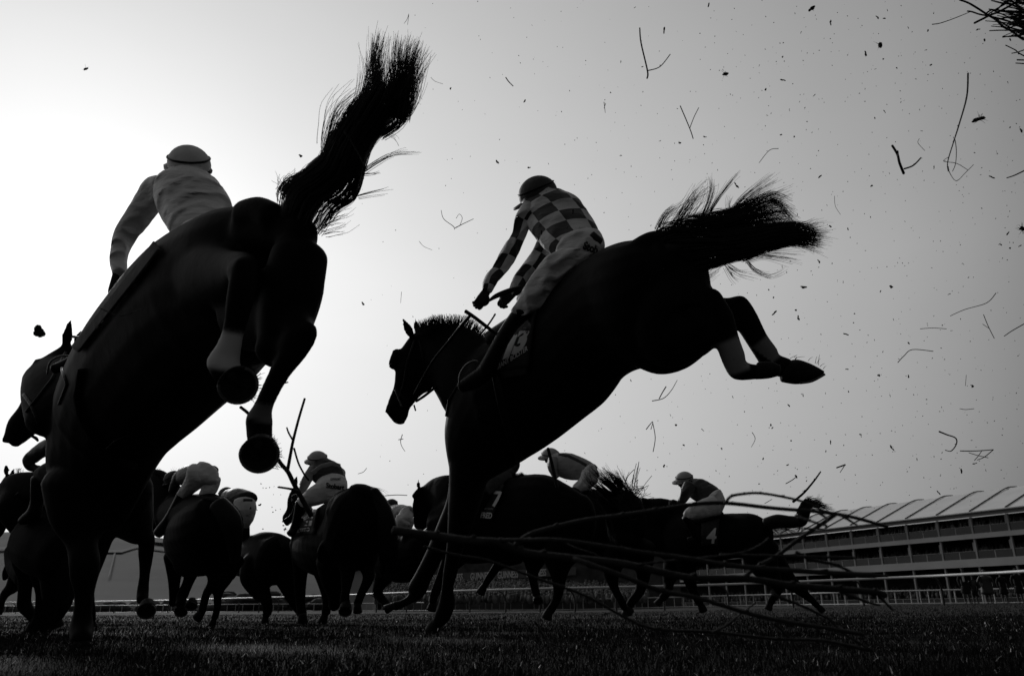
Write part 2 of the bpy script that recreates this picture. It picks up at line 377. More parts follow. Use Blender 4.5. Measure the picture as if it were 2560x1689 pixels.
def hand_geo(W_, d, nrm, s, curl=1.0, side=1):
    """hand with palm, four curled fingers of unequal length and a thumb. W_ wrist, d along the hand, nrm back of the hand"""
    d = d.normalized(); x = d.cross(nrm).normalized()*side; n = x.cross(d).normalized()*side; g = Geo()
    g.tube([('w', W_-d*.03*s, .026*s, .8), ('w', W_+d*.03*s, .033*s, .62), ('w', W_+d*.075*s, .038*s, .5), ('w', W_+d*.095*s, .034*s, .45)], .6, 12, 3, .5)
    for i, (off, ln) in enumerate(((-.030, .92), (-.010, 1.05), (.010, 1.0), (.028, .80))):
        a = W_+d*.088*s+x*off*s; p = a; pts = [('w', a-d*.02*s, .0105*s)]; an = 0
        for j, (l, c) in enumerate(((.036, .45), (.026, 1.05), (.02, 1.0))):
            an += c*curl; q = (d*math.cos(an)-n*math.sin(an)); p = p+q*(l*ln*s); pts.append(('w', p, (.0105, .0095, .0085)[j]*s))
        g.tube(pts, 1, 8, 3, .8)
    a = W_+d*.03*s+x*-.03*s; g.tube([('w', a, .013*s), ('w', a+(-x*.022+d*.022-n*.012)*s, .012*s), ('w', a+(-x*.02+d*.045-n*.03)*s, .0105*s), ('w', a+(-x*.004+d*.058-n*.042)*s, .009*s)], 1, 8, 3, .8)
    return g
def glove(parent, wx, wy, wz, tx, ty, tz, s=1.0, curl=1.0, nrm=None, side=1):
    a = P(wx, wy, wz); b = P(tx, ty, tz); return hand_geo(a, b-a, nrm or (RT*-.3+UP*.7-FW*.5), s, curl, side).obj('glove', 'glove', parent)
def helmet(parent, cx, cy, z, r, tilt, m, peak=None, band=True, ry=1.05, strap_m='leather'):
    """riding helmet: dome, band and peak. tilt = (right, up, toward camera) of the crown direction; peak likewise"""
    c = P(cx, cy, z); R = r*z/F; a = (RT*tilt[0]+UP*tilt[1]-FW*tilt[2]).normalized(); pk = (RT*peak[0]+UP*peak[1]-FW*peak[2]); pk = (pk-a*pk.dot(a)).normalized(); s = a.cross(pk).normalized()
    g = Geo(); nu = 26; v = []; prof = []
    for i in range(11): th = math.radians(100*(1-i/10)); prof.append((math.cos(th)*1.0*ry, math.sin(th)))
    prof = [(-.36, .82), (-.34, .95)]+[(h*1.0, q) for h, q in prof]
    for (h, q) in prof:
        for j in range(nu):
            b = 2*math.pi*j/nu; sc = 1.07 if abs(math.cos(b)) > .7 else 1.0
            v.append(c+a*(h*R)+pk*(q*R*1.08*math.cos(b))+s*(q*R*.94*math.sin(b)))
    f = [(i*nu+j, i*nu+(j+1) % nu, (i+1)*nu+(j+1) % nu, (i+1)*nu+j) for i in range(len(prof)-1) for j in range(nu)]
    f.append(tuple(range(nu-1, -1, -1))); f.append(tuple((len(prof)-1)*nu+j for j in range(nu))); g.add(v, f)
    h = g.obj('helmet', m, parent)
    p = Geo(); v = []
    for j in range(9):
        b = math.radians(-62+124*j/8); d0 = pk*(R*1.04*math.cos(b))+s*(R*.92*math.sin(b)); ex = 1+.50*math.cos(b*1.35)
        for (q, hh) in ((1.0, -.08), (ex, -.20), (ex, -.32), (1.0, -.26)): v.append(c+a*(hh*R)+d0*q)
    f = [(i*4+j, i*4+(j+1) % 4, (i+1)*4+(j+1) % 4, (i+1)*4+j) for i in range(8) for j in range(4)]+[(3, 2, 1, 0), (32, 33, 34, 35)]
    p.add(v, f); p.obj('peak', m, h)
    if band:
        t = Geo(); pts = [('w', c+a*(R*(.34*ry))+pk*(R*1.04*math.cos(b))+s*(R*.91*math.sin(b)), R*.05) for b in [2*math.pi*j/24 for j in range(25)]]
        t.tube(pts, .6, 6, 1, 0); t.obj('elastic_band', strap_m, h)
    t = Geo(); t.tube([('w', c-a*(R*.27)+pk*(R*1.02*math.cos(b))+s*(R*.90*math.sin(b)), R*.10) for b in [2*math.pi*j/24 for j in range(25)]], 1.2, 6, 1, 0); t.obj('rim', 'leather', h)
    t = Geo(); pts = [('w', c+s*(R*.92*math.cos(b))-a*(R*(.3+1.0*math.sin(b)))+pk*(R*.25), R*.05) for b in [math.pi*j/10 for j in range(11)]]
    t.tube(pts, .5, 6, 1, .2); t.obj('chin_strap', strap_m, h)
    return h
def head(geo, cx, cy, z, r, face, up=(0, 1, 0)):
    """head and face of a rider: skull, jaw, nose, ears"""
    c = P(cx, cy, z); R = r*z/F; f = (RT*face[0]+UP*face[1]-FW*face[2]).normalized(); u = (RT*up[0]+UP*up[1]-FW*up[2]); u = (u-f*u.dot(f)).normalized(); s = f.cross(u)
    geo.ell(c, (f*R*.98, s*R*.80, u*R*.95)); geo.ell(c+f*R*.30-u*R*.75, (f*R*.62, s*R*.58, u*R*.55)); geo.ell(c+f*R*1.0-u*R*.45, (f*R*.24, s*R*.15, u*R*.28)); geo.ell(c+f*R*.82-u*R*.92, (f*R*.16, s*R*.3, u*R*.08))
    for q in (-1, 1): geo.ell(c+s*(q*R*.80)-u*R*.4, (f*R*.18, s*R*.07, u*R*.25)); geo.ell(c+s*(q*R*.33)+f*R*.84-u*R*.18, (f*R*.1, s*R*.14, u*R*.1))
from mathutils import noise as mn
def part_tubes(name, m, parent, tubes, k=.85, cap=.5, seg=30, sub=9):
    g = Geo(); fold = 0 if name == 'boot' else 1
    for t in tubes: g.tube(t, k, seg, sub, cap)
    if fold:
        am = .034 if (g.v[0]-O).length < 7 else .014
        off = Vector((len(g.v)*.37, 0, 0)); d = (g.v[len(g.v)//2]-g.v[0]).normalized()
        for i, p in enumerate(g.v): # cloth folds
            a = mn.noise((p+d*p.dot(d)*-.45)*10+off); b = mn.noise(p*22+off); g.v[i] = p + (p-O).normalized()*(-am*(1-abs(a)*2.2)**2*(1 if a > -.3 else .4)) + UP*(.006*b)+RT*(.006*a)
    return g.obj(name, m, parent)
def shrink(t, q=.8):
    o = []
    for nd in t:
        if len(nd) == 4: o.append((nd[0], nd[1], nd[2]*q, nd[3]))
        else:
            mx, my = (nd[0]+nd[2])/2, (nd[1]+nd[3])/2; o.append((mx+(nd[0]-mx)*q, my+(nd[1]-my)*q, mx+(nd[2]-mx)*q, my+(nd[3]-my)*q)+tuple(nd[4:]))
    return o
def rider(label, loc, torso, sleeves, hips, thighs, boots, hd, silk='silk_light', sleeve_m=None, br='breeches', cap_m='cap_mid', voxel=.012, cat='jockey', kt=.62, gloves=(), boot_k=.9):
    """hd = dict(c=(x,y,z), r=head radius px, face, crown, peak)"""
    t = thing('person', label, 'jockey', loc, 'jockeys in the race')
    g = Geo()
    for q, k in ((torso, kt), *[(s_, .85) for s_ in sleeves], (hips, kt), *[(s_, kt) for s_ in thighs], *[(s_, .8) for s_ in boots]): g.tube(shrink(q), k, 14, 4, .4)
    x, y, z = hd['c']; head(g, x, y, z, hd['r']*.85, hd['face'], hd.get('up', hd['crown']))
    nx = torso[0]; nc = ((nx[0]+nx[2])/2, (nx[1]+nx[3])/2, nx[4]) if len(nx) > 4 else (nx[0], nx[1], nx[3])
    g.tube([(x, y, hd['r']*.55, z), (nc[0], nc[1], hd['r']*.6, nc[2])], 1, 12, 3, .3)
    for (a, b) in gloves: g.tube([(a[0], a[1], a[2]*.7, a[3]), (b[0], b[1], b[2]*.7, b[3])], 1, 10, 2, .5)
    fuse(g, 'body', 'skin', t, voxel, 2)
    helmet(t, x, y, z, hd['r'], hd['crown'], cap_m, hd['peak'], ry=hd.get('ry', .9))
    part_tubes('silks', silk, t, [torso], kt)
    for s_ in sleeves: part_tubes('sleeve', sleeve_m or silk, t, [s_], .9)
    part_tubes('breeches', br, t, [hips]+list(thighs), kt)
    for b in boots: part_tubes('boot', 'leather', t, [b], boot_k)
    return t
# ------------------------------------------------------------ setting
def at_h(px, py, H):
    r = ray(px, py); return O + r*((H-O.z)/r.z)
def at_Y(px, py, Y):
    r = ray(px, py); return O + r*(Y/r.y)
def rail_pt(px, py, h):
    lo, hi = 10, 400
    for _ in range(50):
        m = (lo+hi)/2; p = at_Y(px, py, m)
        if p.z - ground_z(p.x, p.y) < h: lo = m
        else: hi = m
    return at_Y(px, py, lo)
def make_ground():
    ys = [-30, -10, -4, -1, 0, .5]+[.5*1.09**i for i in range(1, 92)]+[2500, 5000]; us = np.linspace(-1, 1, 81); v = []; f = []
    for y in ys:
        half = 12+max(y, 0)*2.2
        for u in us:
            x = half*u*(.4+.6*abs(u)); z = ground_z(x, y) + .012*math.sin(x*3.1+y*1.3)*math.sin(y*2.3+x)*ss(.3, 2, y)*(1-ss(30, 60, y)); v.append((x, y, z))
    n = len(us)
    for i in range(len(ys)-1):
        for j in range(n-1): a = i*n+j; f.append((a, a+1, a+n+1, a+n))
    g = Geo(); g.add(v, f); o = g.obj('ground', 'turf'); meta(o, kind='structure', label='dark turf of the racecourse')
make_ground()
def make_hill():
    prof = [(-1500, 1300), (-900, 1312), (-400, 1322), (0, 1328), (120, 1322), (300, 1326), (420, 1338), (560, 1352), (700, 1372), (900, 1400), (1100, 1418), (1300, 1446), (1500, 1474), (1800, 1500), (2300, 1512), (3200, 1516)]
    g = Geo(); v = []; rows = 22; cols = 60; mi = []; D0, D1 = 260, 760
    def top(px):
        for i in range(len(prof)-1):
            if prof[i][0] <= px <= prof[i+1][0]: t = (px-prof[i][0])/(prof[i+1][0]-prof[i][0]); return prof[i][1]*(1-t)+prof[i+1][1]*t
        return 1516
    pxs = [-1500+4600*j/cols for j in range(cols+1)]
    for i in range(rows+1):
        t = i/rows
        for j, px in enumerate(pxs):
            a = at_Y(px, top(px), D1); H = max(a.z, 0.3); b = G(px, D0); t2 = min(t/.9, 1)
            p = Vector((b.x*(1-t2)+a.x*t2, b.y*(1-t2)+a.y*t2, H*(t2**1.25)*(1+.02*math.sin(px*.01+t*9)))); p.z -= .5
            if t > .9: p = a*1.25; p.z = H*.9
            v.append(p)
    f = []; m = []
    for i in range(rows):
        for j in range(cols):
            a = i*(cols+1)+j; f.append((a, a+1, a+cols+2, a+cols+1))
    me_g = Geo()
    for q, ff in enumerate(f): me_g.mi.append(1 if (q//cols) >= 13 or ((q % cols) in (22, 23, 27) and q//cols > 6) else 0)
    me_g.v = v; me_g.f = f; me_g.uv = [(0, 0)]*len(v)
    o = me_g.obj('hill', ['hillside', 'fields']); meta(o, kind='structure', label='grey hill behind the course')
    def on(px, t, lift=1.2):
        a = at_Y(px, top(px), D1); b = G(px, D0); p = Vector((b.x*(1-t)+a.x*t, b.y*(1-t)+a.y*t, a.z*(t**1.25)+lift)); return p
    for k, (pl, w) in enumerate(([[(200, .60), (306, .61), (341, .70), (420, .69), (560, .66)], .035], [(60, .68), (200, .67), (-60, .70)], )[0:1] or []) if False else []: pass
    r = Geo()
    for pl, w in (([(-300, .66), (20, .665), (250, .60), (306, .61), (345, .71), (425, .70), (700, .64)], .035), ([(290, .58), (284, .42), (278, .30)], .02), ([(380, .86), (470, .85)], .09)):
        v = []
        for (px, t) in pl: v += [on(px-(2.5 if w == .02 else 0), t-w/2), on(px+(2.5 if w == .02 else 0), t+w/2)]
        r.add(v, [(i*2, i*2+2, i*2+3, i*2+1) for i in range(len(pl)-1)])
    o = r.obj('road', 'hillroad'); meta(o, kind='structure', label='pale tracks on the hill')
make_hill()
# far tree belt
g = Geo(); rr = random.Random(3)
for i in range(260):
    px = rr.uniform(-200, 1450); D = rr.uniform(190, 250); b = G(px, D); h = rr.uniform(2, 5)*(1.0 if px > 560 else .35); 
    for k in range(3):
        c = b+Vector((rr.uniform(-2, 2), rr.uniform(-2, 2), h*rr.uniform(.3, .9))); s_ = rr.uniform(.8, 1.8); g.ell(c, (Vector((s_*1.6, 0, 0)), Vector((0, s_, 0)), Vector((0, 0, s_*rr.uniform(.6, 1.1)))), nu=8, nv=5)
meta(g.obj('tree_belt', 'treelump', smooth=False), 'low dark belt of far trees along the foot of the hill', 'trees', kind='stuff')
# marquee glimpsed between the legs
tm = thing('marquee', 'small white peaked marquee far away, seen between the hind legs of the central horse', 'tent', G(889, 170))
g = Geo(); p = G(889, 170); H = at_Y(889, 1424, 170).z; g.box((p.x, p.y, H/2), 8, 6, H); g.obj('wall', 'parapet', tm, False)
g = Geo(); q = at_Y(889, 1404, 170).z; g.add([Vector((p.x-5, p.y-4, H)), Vector((p.x+5, p.y-4, H)), Vector((p.x+5, p.y+4, H)), Vector((p.x-5, p.y+4, H)), Vector((p.x-2.5, p.y, q)), Vector((p.x+2.5, p.y, q))], [(0, 1, 5, 4), (1, 2, 5), (2, 3, 4, 5), (3, 0, 4)]); g.obj('roof', 'canvas', tm, False)
# ------------------------------------------------------------ grandstand
def grandstand():
    HE = 14.0; A = at_h(2540, 1266, HE); B = at_h(1935, 1336, HE); d = (B-A); d.z = 0; u = d.normalized(); n = Vector((u.y, -u.x, 0))
    if n.y < 0: n = -n
    yaw = math.atan2(u.y, u.x); gz = .25
    bay = (at_line(2321, 1289, HE, A, u)-at_line(2413, 1280, HE, A, u)); o0 = at_line(2512, 1269, HE, A, u)
    S0 = o0-bay*3; S1 = o0+bay*20; Lx = S1-S0
    def pt(s, back, z): return Vector((A.x+u.x*s+n.x*back, A.y+u.y*s+n.y*back, z))
    t = thing('grandstand', 'long three tier grandstand with a ribbed white roof and full balconies on the right', 'grandstand', pt(o0, 0, 0))
    def bar(g, s0, s1, b0, b1, z0, z1): c = pt((s0+s1)/2, (b0+b1)/2, (z0+z1)/2); g.box(c, s1-s0, abs(b1-b0), z1-z0, yaw)
    h2 = at_line_h(2540, 1337, A, u); h2t = at_line_h(2540, 1324, A, u); h3 = at_line_h(2540, 1411, A, u); h3t = at_line_h(2540, 1390, A, u)
    for (z0, z1, nm) in ((h3, h3t, 'parapet'), (h2, h2t, 'parapet'), (HE-.75, HE, 'fascia')):
        g = Geo(); bar(g, S0, S1, -.25, .12, z0, z1); g.obj(nm, 'parapet', t, False)
    for (z, dep) in ((h3+.1, 9), (h2+.1, 8)):
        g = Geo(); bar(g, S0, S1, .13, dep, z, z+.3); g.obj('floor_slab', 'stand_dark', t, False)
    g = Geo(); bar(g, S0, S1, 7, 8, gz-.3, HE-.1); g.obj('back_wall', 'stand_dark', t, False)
    # roof sheets
    rd, rh = 13, 4.5; g = Geo(); v = []
    secs = [(-1.2, -.15), (0, 0), (4, 1.65), (8, 3.3), (10.6, 4.25), (rd, rh), (rd+5, rh-.4)]
    for s_ in (S0, S1):
        for (b, h) in secs: v.append(pt(s_, b, HE+.05+h))
    m = len(secs); g.add(v, [(i, i+1, m+i+1, m+i) for i in range(m-1)]); r = g.obj('roof', 'canvas', t, False); md = r.modifiers.new('t', 'SOLIDIFY'); md.thickness = .15
    for k in range(-3, 21):
        s_ = o0+bay*k; g = Geo(); g.tube([('w', pt(s_, b, HE+.16+h), .09) for (b, h) in secs[1:6]], 1, 6, 3, .2); g.obj('roof_rib', 'dark_post' if False else 'cloth_mid', t)
        g = Geo(); bar(g, s_-.14, s_+.14, -.1, .25, gz-.3, HE-.8); g.box(pt(s_+.45, .4, HE-2.2), .35, .3, 2.6, yaw); g.box(pt(s_+.45, .4, h2-1.6), .35, .3, 2.2, yaw); g.obj('column', 'stand_column', t, False)
        for z in (h2t, h3t, gz): g = Geo(); bar(g, s_+bay*.5-.07, s_+bay*.5+.07, 0.0, .12, z, z+1.15); g.obj('balustrade_post', 'stand_column', t, False)
    for z in (h2t, h3t, gz):
        g = Geo(); bar(g, S0, S1, -.04, .04, z+1.12, z+1.18); g.obj('handrail', 'stand_column', t, False)
        g = Geo(); bar(g, S0, S1, .02, .05, z, z+1.1); g.obj('glass_panel', 'glass', t, False)
    g = Geo(); rr = random.Random(5)
    for z in (h2+.4, h3+.4, gz+.1):
        for i in range(900):
            s_ = rr.uniform(S0, S1); b = rr.choice((.6, 1.4, 2.3, 3.4, 4.4)); zz = z+b*.28+rr.uniform(.0, .15); c = pt(s_, b, zz)
            g.ell(c+Vector((0, 0, 1.15)), (Vector((.23, 0, 0)), Vector((0, .16, 0)), Vector((0, 0, .42))), nu=6, nv=4); g.ell(c+Vector((0, 0, 1.68)), (Vector((.1, 0, 0)), Vector((0, .11, 0)), Vector((0, 0, .13))), nu=6, nv=4)
    meta(g.obj('crowd', 'crowd'), 'packed spectators on the three tiers of the grandstand', 'crowd', kind='stuff')
def at_line(px, py, H, A, u):
    p = at_h(px, py, H); return (p-A).dot(u)
def at_line_h(px, py, A, u):
    r = ray(px, py); n = Vector((u.y, -u.x, 0)); t = (A-O).dot(n)/r.dot(n); return (O+r*t).z
grandstand()
# ------------------------------------------------------------ terrace with lettered boards
def terrace():
    a = at_Y(1000, 1460, 118); b = at_Y(1700, 1395, 92); t = thing('terrace_stand', 'low dark spectator terrace with a strip of lettered boards far behind the rails', 'stand', (G(1250, 105)))
    def q(px, py): # on the board plane
        d = Vector((b.x-a.x, b.y-a.y, 0)); n = Vector((d.y, -d.x, 0)).normalized(); r = ray(px, py); return O+r*((a-O).dot(n)/r.dot(n))
    g = Geo(); 
    def quadbox(g, p1, p2, p3, p4, th): # slab with thickness away from camera
        o = [q(*x) for x in (p1, p2, p3, p4)]; n = Vector((0, th, 0)); g.add(o+[x+n for x in o], [(0, 1, 2, 3), (7, 6, 5, 4), (0, 4, 5, 1), (1, 5, 6, 2), (2, 6, 7, 3), (3, 7, 4, 0)])
    quadbox(g, (1020, 1459), (1440, 1436), (1440, 1416), (1020, 1438), .3); g.obj('board', 'board', t, False)
    g = Geo(); c1, c2 = q(960, 1441), q(1700, 1400); dz = Vector((0, .8, 0))
    v = [c1+dz, c2+dz, c2+dz+Vector((0, 14, 0)), c1+dz+Vector((0, 14, 0))]; v2 = [Vector((p.x, p.y, .1)) for p in v]; up = Vector((0, 0, 2.0)); v = [p+up for p in v]
    g.add(v+v2, [(0, 1, 2, 3), (0, 4, 5, 1), (1, 5, 6, 2), (2, 6, 7, 3), (3, 7, 4, 0)]); g.obj('building', 'treelump', t, False)
    for (x0, y0) in ((1040, 1456), (1106, 1452.5), (1176, 1448.5), (1244, 1445), (1314, 1441)):
        v, f = text_tris('GUINNESS', .01); wx = max(i[0] for i in v); hx = max(i[1] for i in v); g = Geo()
        g.add([q(x0+51*i/wx, y0-3.0*i/wx-17*j/hx)+Vector((0, -.12, 0)) for i, j in v], f); g.obj('lettering', 'boardink', t, False)
    g = Geo(); rr = random.Random(8)
    for i in range(1500):
        k = rr.random(); px = rr.uniform(940, 1620); top = q(px, 1462-(px-1020)*.055-2); base = G(px, 82+26*k); zz = -.1+(top.z-1.2)*k*.92; c = Vector((base.x, base.y, zz))
        g.ell(c+Vector((0, 0, 1.15)), (Vector((.24, 0, 0)), Vector((0, .16, 0)), Vector((0, 0, .45))), nu=6, nv=4); g.ell(c+Vector((0, 0, 1.7)), (Vector((.1, 0, 0)), Vector((0, .11, 0)), Vector((0, 0, .13))), nu=6, nv=4)
    meta(g.obj('crowd', 'crowd'), 'distant crowd packed below the lettered boards', 'crowd', kind='stuff')
terrace()
# ------------------------------------------------------------ rails
def running_rail():
    top = [(-700, 1514), (-200, 1509), (0, 1505), (350, 1501), (600, 1494.5), (800, 1489), (1000, 1481), (1180, 1475), (1380, 1470), (1675, 1464), (1844, 1459), (2219, 1444), (2400, 1435.5), (2560, 1427), (2900, 1400)]
    H = 1.25; pts = [rail_pt(x, y, H) for x, y in top]; t = thing('running_rail', 'nearer white plastic running rail on dark hooked posts, crossing behind the horses', 'rail', G(1280, 55))
    g = Geo(); g.tube([('w', p, .06) for p in pts], 1, 8, 4, .2); g.obj('rail', 'white_rail', t)
    def yat(px):
        for i in range(len(top)-1):
            if top[i][0] <= px <= top[i+1][0]: k = (px-top[i][0])/(top[i+1][0]-top[i][0]); return top[i][1]*(1-k)+top[i+1][1]*k
    for px in (-150, -60, 30, 120, 200, 275, 345, 410, 470, 530, 585, 635, 683, 740, 797, 860, 925, 1000, 1072, 1156, 1245, 1330, 1417, 1520, 1640, 1800, 1960, 2135, 2332, 2563, 2800):
        p = rail_pt(px, yat(px)+1, H); gz = ground_z(p.x, p.y); L_ = .45; g = Geo(); b = Vector((p.x+L_, p.y+.3, gz-.1))
        g.tube([('w', b, .055), ('w', b+Vector((0, 0, .7)), .05), ('w', b+Vector((-.06, -.05, 1.0)), .045), ('w', b+Vector((-.25, -.18, 1.24)), .04), ('w', p-Vector((0, 0, .05)), .035)], 1, 6, 3, .2); g.obj('post', 'dark_post', t)
    low = [(-700, 1519), (0, 1514), (350, 1512), (600, 1509.5), (800, 1508.5), (1010, 1506), (1420, 1498), (1675, 1492), (1900, 1486), (2197, 1477.5), (2560, 1470), (2900, 1461)]
    H2 = 1.05; t = thing('crowd_barrier', 'farther white barrier of upright bars in front of the crowd', 'barrier', G(1280, 90)); pts = [rail_pt(x, y, H2) for x, y in low]
    g = Geo(); g.tube([('w', p, .055) for p in pts], 1, 8, 4, .2); g.obj('top_rail', 'white_rail', t)
    g = Geo(); g.tube([('w', Vector((p.x, p.y, ground_z(p.x, p.y)+.1)), .04) for p in pts], 1, 6, 4, .2); g.obj('bottom_rail', 'white_rail', t)
    rr = random.Random(2); n = 0; px = -60
    while px < 2700 and n < 100:
        for i in range(len(low)-1):
            if low[i][0] <= px <= low[i+1][0]: k = (px-low[i][0])/(low[i+1][0]-low[i][0]); y = low[i][1]*(1-k)+low[i+1][1]*k
        p = rail_pt(px, y, H2); gz = ground_z(p.x, p.y); g = Geo(); w = rr.choice((.05, .05, .09)); g.box((p.x, p.y, gz+(H2)/2), w, .05, H2-.05); g.obj('post', 'white_rail', t, False); n += 1
        px += rr.uniform(15, 32)*(1 if px < 1700 else 1.25)
running_rail()
# bystanders by the rail
def bystander(px, top, base, w, label, lean=0, coat='coatcloth', light=False):
    Y = 44; b = at_Y(px, base, Y); gz = ground_z(b.x, b.y); b = Vector((b.x, b.y, gz)); hgt = at_Y(px, top, Y).z-gz; k = hgt/1.78
    t = thing('person', label, 'person', b, 'officials standing behind the rail')
    def p(x, z, y=0): return b+Vector((x*k, y*k, z*k))
    g = Geo()
    for s_ in (-1, 1):
        g.tube([('w', p(.1*s_, .86), .10*k), ('w', p(.11*s_, .48, .02), .07*k), ('w', p(.12*s_, .1), .05*k), ('w', p(.13*s_, .04, -.02), .05*k), ('w', p(.14*s_, .03, -.15), .035*k)], 1, 8, 3, .4)
        g.tube([('w', p(.2*s_, 1.42), .06*k), ('w', p(.29*s_, 1.15, .03), .05*k), ('w', p(.27*s_, .88, -.06), .04*k), ('w', p(.26*s_, .80, -.08), .035*k)], 1, 8, 3, .5)
    g.tube([('w', p(0, .85), .15*k, .8), ('w', p(0, 1.15), .155*k, .75), ('w', p(lean*.5, 1.4), .19*k, .6), ('w', p(lean, 1.5), .08*k, 1), ('w', p(lean, 1.58), .06*k, 1)], .8, 10, 3, .4)
    g.ell(p(lean, 1.67), (Vector((.075*k, 0, 0)), Vector((0, .095*k, 0)), Vector((0, 0, .115*k)))); g.ell(p(lean, 1.65, -.1), (Vector((.015, 0, 0)), Vector((0, .02, 0)), Vector((0, 0, .025))))
    fuse(g, 'body', 'skin', t, .022, 1)
    g = Geo(); g.tube([('w', p(0, .55), .25*w*k, .7), ('w', p(0, .9), .21*w*k, .7), ('w', p(0, 1.15), .19*w*k, .75), ('w', p(lean*.5, 1.38), .22*w*k, .62), ('w', p(lean*.8, 1.5), .10*k, .9)], .7, 12, 4, .3)
    for s_ in (-1, 1): g.tube([('w', p(.2*s_*w, 1.42), .075*k), ('w', p(.31*s_*w, 1.15, .03), .068*k), ('w', p(.28*s_*w, .88, -.06), .055*k)], 1, 8, 3, .4)
    g.obj('coat', coat, t)
    g = Geo(); g.ell(p(lean, 1.75), (Vector((.1*k, 0, 0)), Vector((0, .12*k, 0)), Vector((0, 0, .055*k)))); g.obj('cap', coat, t)
    if light: g = Geo(); g.tube([('w', p(-.1, 1.42, -.13), .05*k), ('w', p(-.1, 1.1, -.17), .05*k)], .4, 8, 2, .3); g.obj('bib', 'silk_light', t)
bystander(2420, 1419, 1506, .95, 'leftmost person standing behind the rail, dark jacket with a pale bib', 0, 'coatcloth', True)
bystander(2441, 1437, 1507, .8, 'slim dark figure just right of the person with the pale bib', .03)
bystander(2474, 1424, 1507, 1.35, 'broad person in a long grey coat behind the rail', 0, 'silk_dark')
bystander(2515, 1428, 1507, .95, 'person in dark clothes at the right end of the group behind the rail', -.03)
bystander(2554, 1420, 1508, .95, 'person in dark clothes cut by the right edge of the photo', .02)
# ------------------------------------------------------------ grass
def grass():
    def blades(n, y0, y1, h0, h1, w, pw=1.0):
        u = RNG.random(n); Y = (y0**pw+(y1**pw-y0**pw)*u)**(1/pw); X = (RNG.random(n)*2-1)*(Y*.80+.4); h = (h0+(h1-h0)*RNG.random(n)**1.5)
        cl = .5+.5*np.sin(X*2.3+np.sin(Y*1.9)*2)*np.sin(Y*2.7+X*1.1); h = h*(.7+.6*cl)
        gz = np.array([ground_z(a, b) for a, b in zip(X, Y)]) if y1 > 9 else 0
        az = RNG.random(n)*6.283; lean = (RNG.random(n)**1.3)*.9+.1; ww = w*(.6+.8*RNG.random(n)); tw = RNG.random(n)*6.283
        dx, dy = np.cos(az)*lean, np.sin(az)*lean; wx, wy = np.cos(tw)*ww, np.sin(tw)*ww; Z = np.zeros(n)+gz
        P_ = []
        for (t, wf) in ((0, 1), (.45, .9), (.8, .55)):
            for s_ in (-1, 1): P_.append(np.stack([X+dx*h*t*t+s_*wx*wf, Y+dy*h*t*t+s_*wy*wf, Z+h*t*(1-.25*lean*t)], 1))
        P_.append(np.stack([X+dx*h, Y+dy*h, Z+h*(1-.3*lean)], 1)); V = np.stack(P_, 1).reshape(-1, 3); b = np.arange(n)*7
        q = np.concatenate([np.stack([b, b+1, b+3, b+2], 1), np.stack([b+2, b+3, b+5, b+4], 1)]); t3 = np.stack([b+4, b+5, b+6], 1); return V, q, t3
    Vs = []; Q = []; T = []; off = 0
    for a in ((70000, .75, 2.2, .010, .034, .0006), (130000, 2.0, 5.5, .012, .042, .0009), (80000, 5, 14, .02, .05, .002), (40000, 13, 40, .03, .06, .005)):
        v, q, t = blades(*a); Vs.append(v); Q.append(q+off); T.append(t+off); off += len(v)
    V = np.concatenate(Vs); Q = np.concatenate(Q); T = np.concatenate(T); me = bpy.data.meshes.new('grass'); me.vertices.add(len(V)); me.vertices.foreach_set('co', V.astype(np.float32).ravel())
    li = np.concatenate([Q.ravel(), T.ravel()]).astype(np.int32); me.loops.add(len(li)); me.loops.foreach_set('vertex_index', li)
    ls = np.concatenate([np.arange(len(Q))*4, len(Q)*4+np.arange(len(T))*3]).astype(np.int32); me.polygons.add(len(ls)); me.polygons.foreach_set('loop_start', ls)
    me.update(calc_edges=True); me.validate(); me.materials.append(MT['grass']); me.materials.append(MT['grass_glint']); nb = len(Q)//2; glint = (RNG.random(nb) < .012).astype(np.int32); o_q = np.concatenate([Q[:, 0], T[:, 0]-4])//7; wq = glint[np.clip(o_q, 0, nb-1)]; up_ = np.concatenate([(Q[:, 0] % 7 == 2), np.ones(len(T), bool)]); me.polygons.foreach_set('material_index', (wq*up_).astype(np.int32)); o = link_mesh('grass', me); meta(o, 'dark short grass with glints coloured into some blade tips', 'grass', kind='stuff')  # tops of random blades take the painted sparkle colour
grass()
